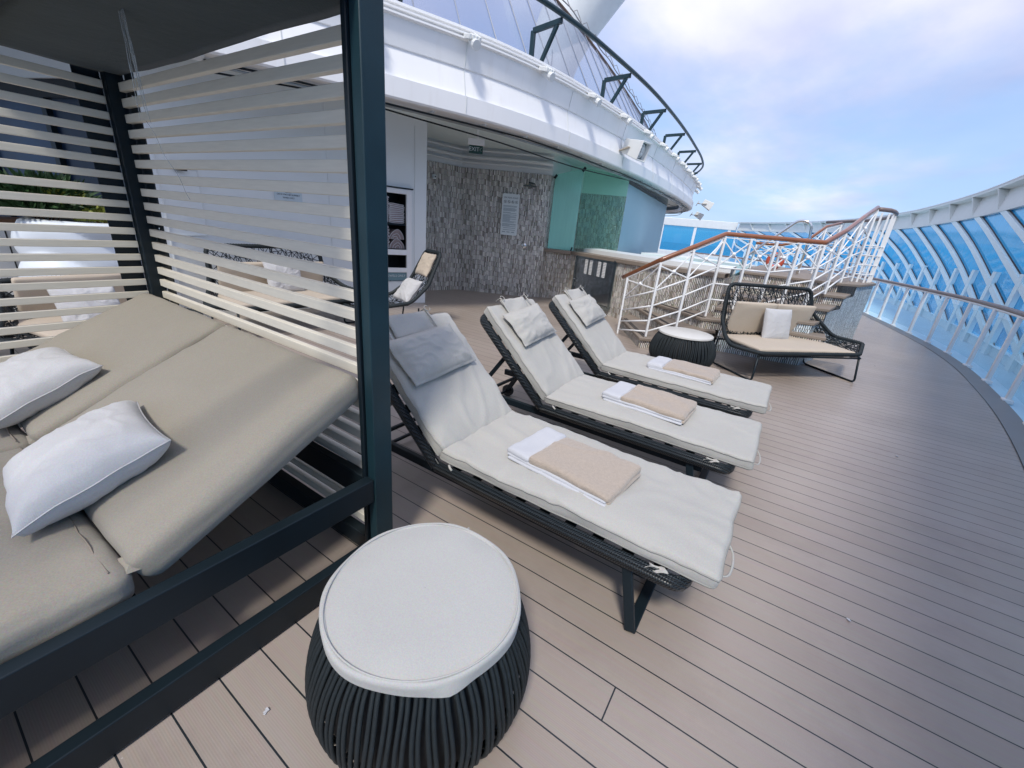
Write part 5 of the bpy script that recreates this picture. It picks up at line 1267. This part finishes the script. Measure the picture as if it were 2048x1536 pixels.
# furniture seen through the left slats
loveseat('woven_loveseat', 'open woven dark rope loveseat behind the left slat screen', 'loveseat', (-5.05, 1.05, 0), R(100), seed=12, group='woven loveseats', w=.55, cushions=1, bh=.70, dens=.8)
pillow('pale pillow on the loveseat behind the left slat screen', (-4.95, .98, .52), (60, 0, 95), .42, .38, .12, 6, conc=.04)
loveseat('woven_loveseat', 'beige cushioned woven loveseat low at the far left edge behind slats', 'loveseat', (-5.5, .15, 0), R(95), seed=14, group='woven loveseats', w=.55, cushions=1, bh=.80, dens=.8)

# ================================================================== PLANTER
pl = thing('planter', 'white rippled fabric like planter tub holding green and yellow shrubs', 'planter', (-6.4, 1.32, 0))
mb = MB()
def pf(rad, z, a):
    w_ = .03 * math.sin(a * 2 + z * 6) + .055 * abs(math.sin(z * 8.5 + math.sin(a * 2 + 1) * 1.1 + .5 * math.sin(a * 3))) - .02
    return rad + w_, z
mb.lathe([(.34, .0), (.42, .08)] + [(.46 + .04 * math.sin(z * 5), z) for z in frange(.12, 1.06, 40)] + [(.42, 1.13), (.36, 1.16), (.32, 1.12), (.30, 1.0)], 72, (-6.4, 1.32, 0), fn=pf); mb.build('tub', mat('planter_white', (.74, .80, .86), .5, noise_amt=.03), pl, smooth=True)
def shrub(name, label, c, rx, ry, rz_s, n, m, seed, ls, spiky=False, group=None):
    t = thing(name, label, 'shrub', (c[0], c[1], c[2]), 0, group); rr = random.Random(seed)
    mb = MB()
    for k in range(n):
        d = Vector((rr.gauss(0, 1), rr.gauss(0, 1), rr.gauss(0, 1))).normalized() * (rr.random() ** .4); p = Vector((c[0] + d.x * rx, c[1] + d.y * ry, c[2] + abs(d.z) * rz_s + .02))
        o_ = Vector((d.x + rr.uniform(-.5, .5), d.y + rr.uniform(-.5, .5), d.z * .5 + rr.uniform(0, .9))).normalized(); s_ = o_.cross(Vector((rr.uniform(-1, 1), rr.uniform(-1, 1), rr.uniform(-1, 1)))).normalized()
        l = ls * rr.uniform(.6, 1.3); wl = l * (.09 if spiky else .38)
        mb.add([p, p + o_ * l * .5 + s_ * wl, p + o_ * l, p + o_ * l * .5 - s_ * wl], [(0, 1, 2, 3)])
    mb.build('foliage', m, t); mb = MB(); rr = random.Random(seed + 1)
    for k in range(7): mb.tube([(c[0], c[1], c[2] - .12), (c[0] + rr.uniform(-1, 1) * rx * .5, c[1] + rr.uniform(-1, 1) * ry * .5, c[2] + rz_s * .5)], .008, 5)
    mb.build('stem', brown_m, t)
shrub('grassy_shrub', 'dark green spiky grass like shrub in the white planter', (-6.55, 1.15, 1.16), .36, .42, .34, 2600, leaf_m, 1, .15, True)
shrub('leafy_shrub', 'yellow green small leaved shrub at the right of the white planter', (-6.25, 1.52, 1.14), .20, .20, .14, 900, leaf_y, 2, .045)
shrub('leafy_shrub', 'yellow green small leaved sprigs on top of the dark grassy shrub', (-6.45, 1.28, 1.30), .28, .22, .12, 700, leaf_y, 3, .045)
wb = thing('service_counter', 'pale service counter with brown ledge at the far left behind slats', 'counter', (-7.8, .9, 0))
bx('body', grey_white, wb, -7.9, -7.5, -.2, 1.30, 0, 1.02, bevel=.01); bx('ledge', brown_m, wb, -7.93, -7.46, -.23, 1.33, 1.02, 1.08, bevel=.006)
for y in (.45, .95): bx('door_gap', black_in, wb, -7.5, -7.494, y, y + .012, .05, .98, bevel=0)

# ================================================================== litter on the planks
rr = random.Random(9)
spots = [(-.86, .29, .012, 'near the cabana beam, bottom left'), (-.20, 3.1, 0, 0)]
for (x, y, sz, lb) in ((-1.006, .345, .010, 'white paper scrap on the planks beside the cabana base beam'), (1.13, 4.35, .012, 'white fleck of litter in the middle of the empty planks at right'), (.62, 2.02, .009, 'pale scrap of litter on the nearer empty planks beyond the lounger foot'), (-1.05, 1.40, .007, 'tiny white crumb in the shadow between cabana post and lounger')):
    t = thing('litter', lb, 'litter', (x, y, 0), 0, 'litter scraps on the deck'); mb = MB()
    for k in range(3): a = rr.uniform(0, 6.28); mb.obox((x + math.cos(a) * sz * .4, y + math.sin(a) * sz * .4, .003 + k * .002), (x + math.cos(a + 2) * sz, y + math.sin(a + 2) * sz, .004 + k * .002), sz * .7, .002)
    mb.build('scrap', towel_w, t)
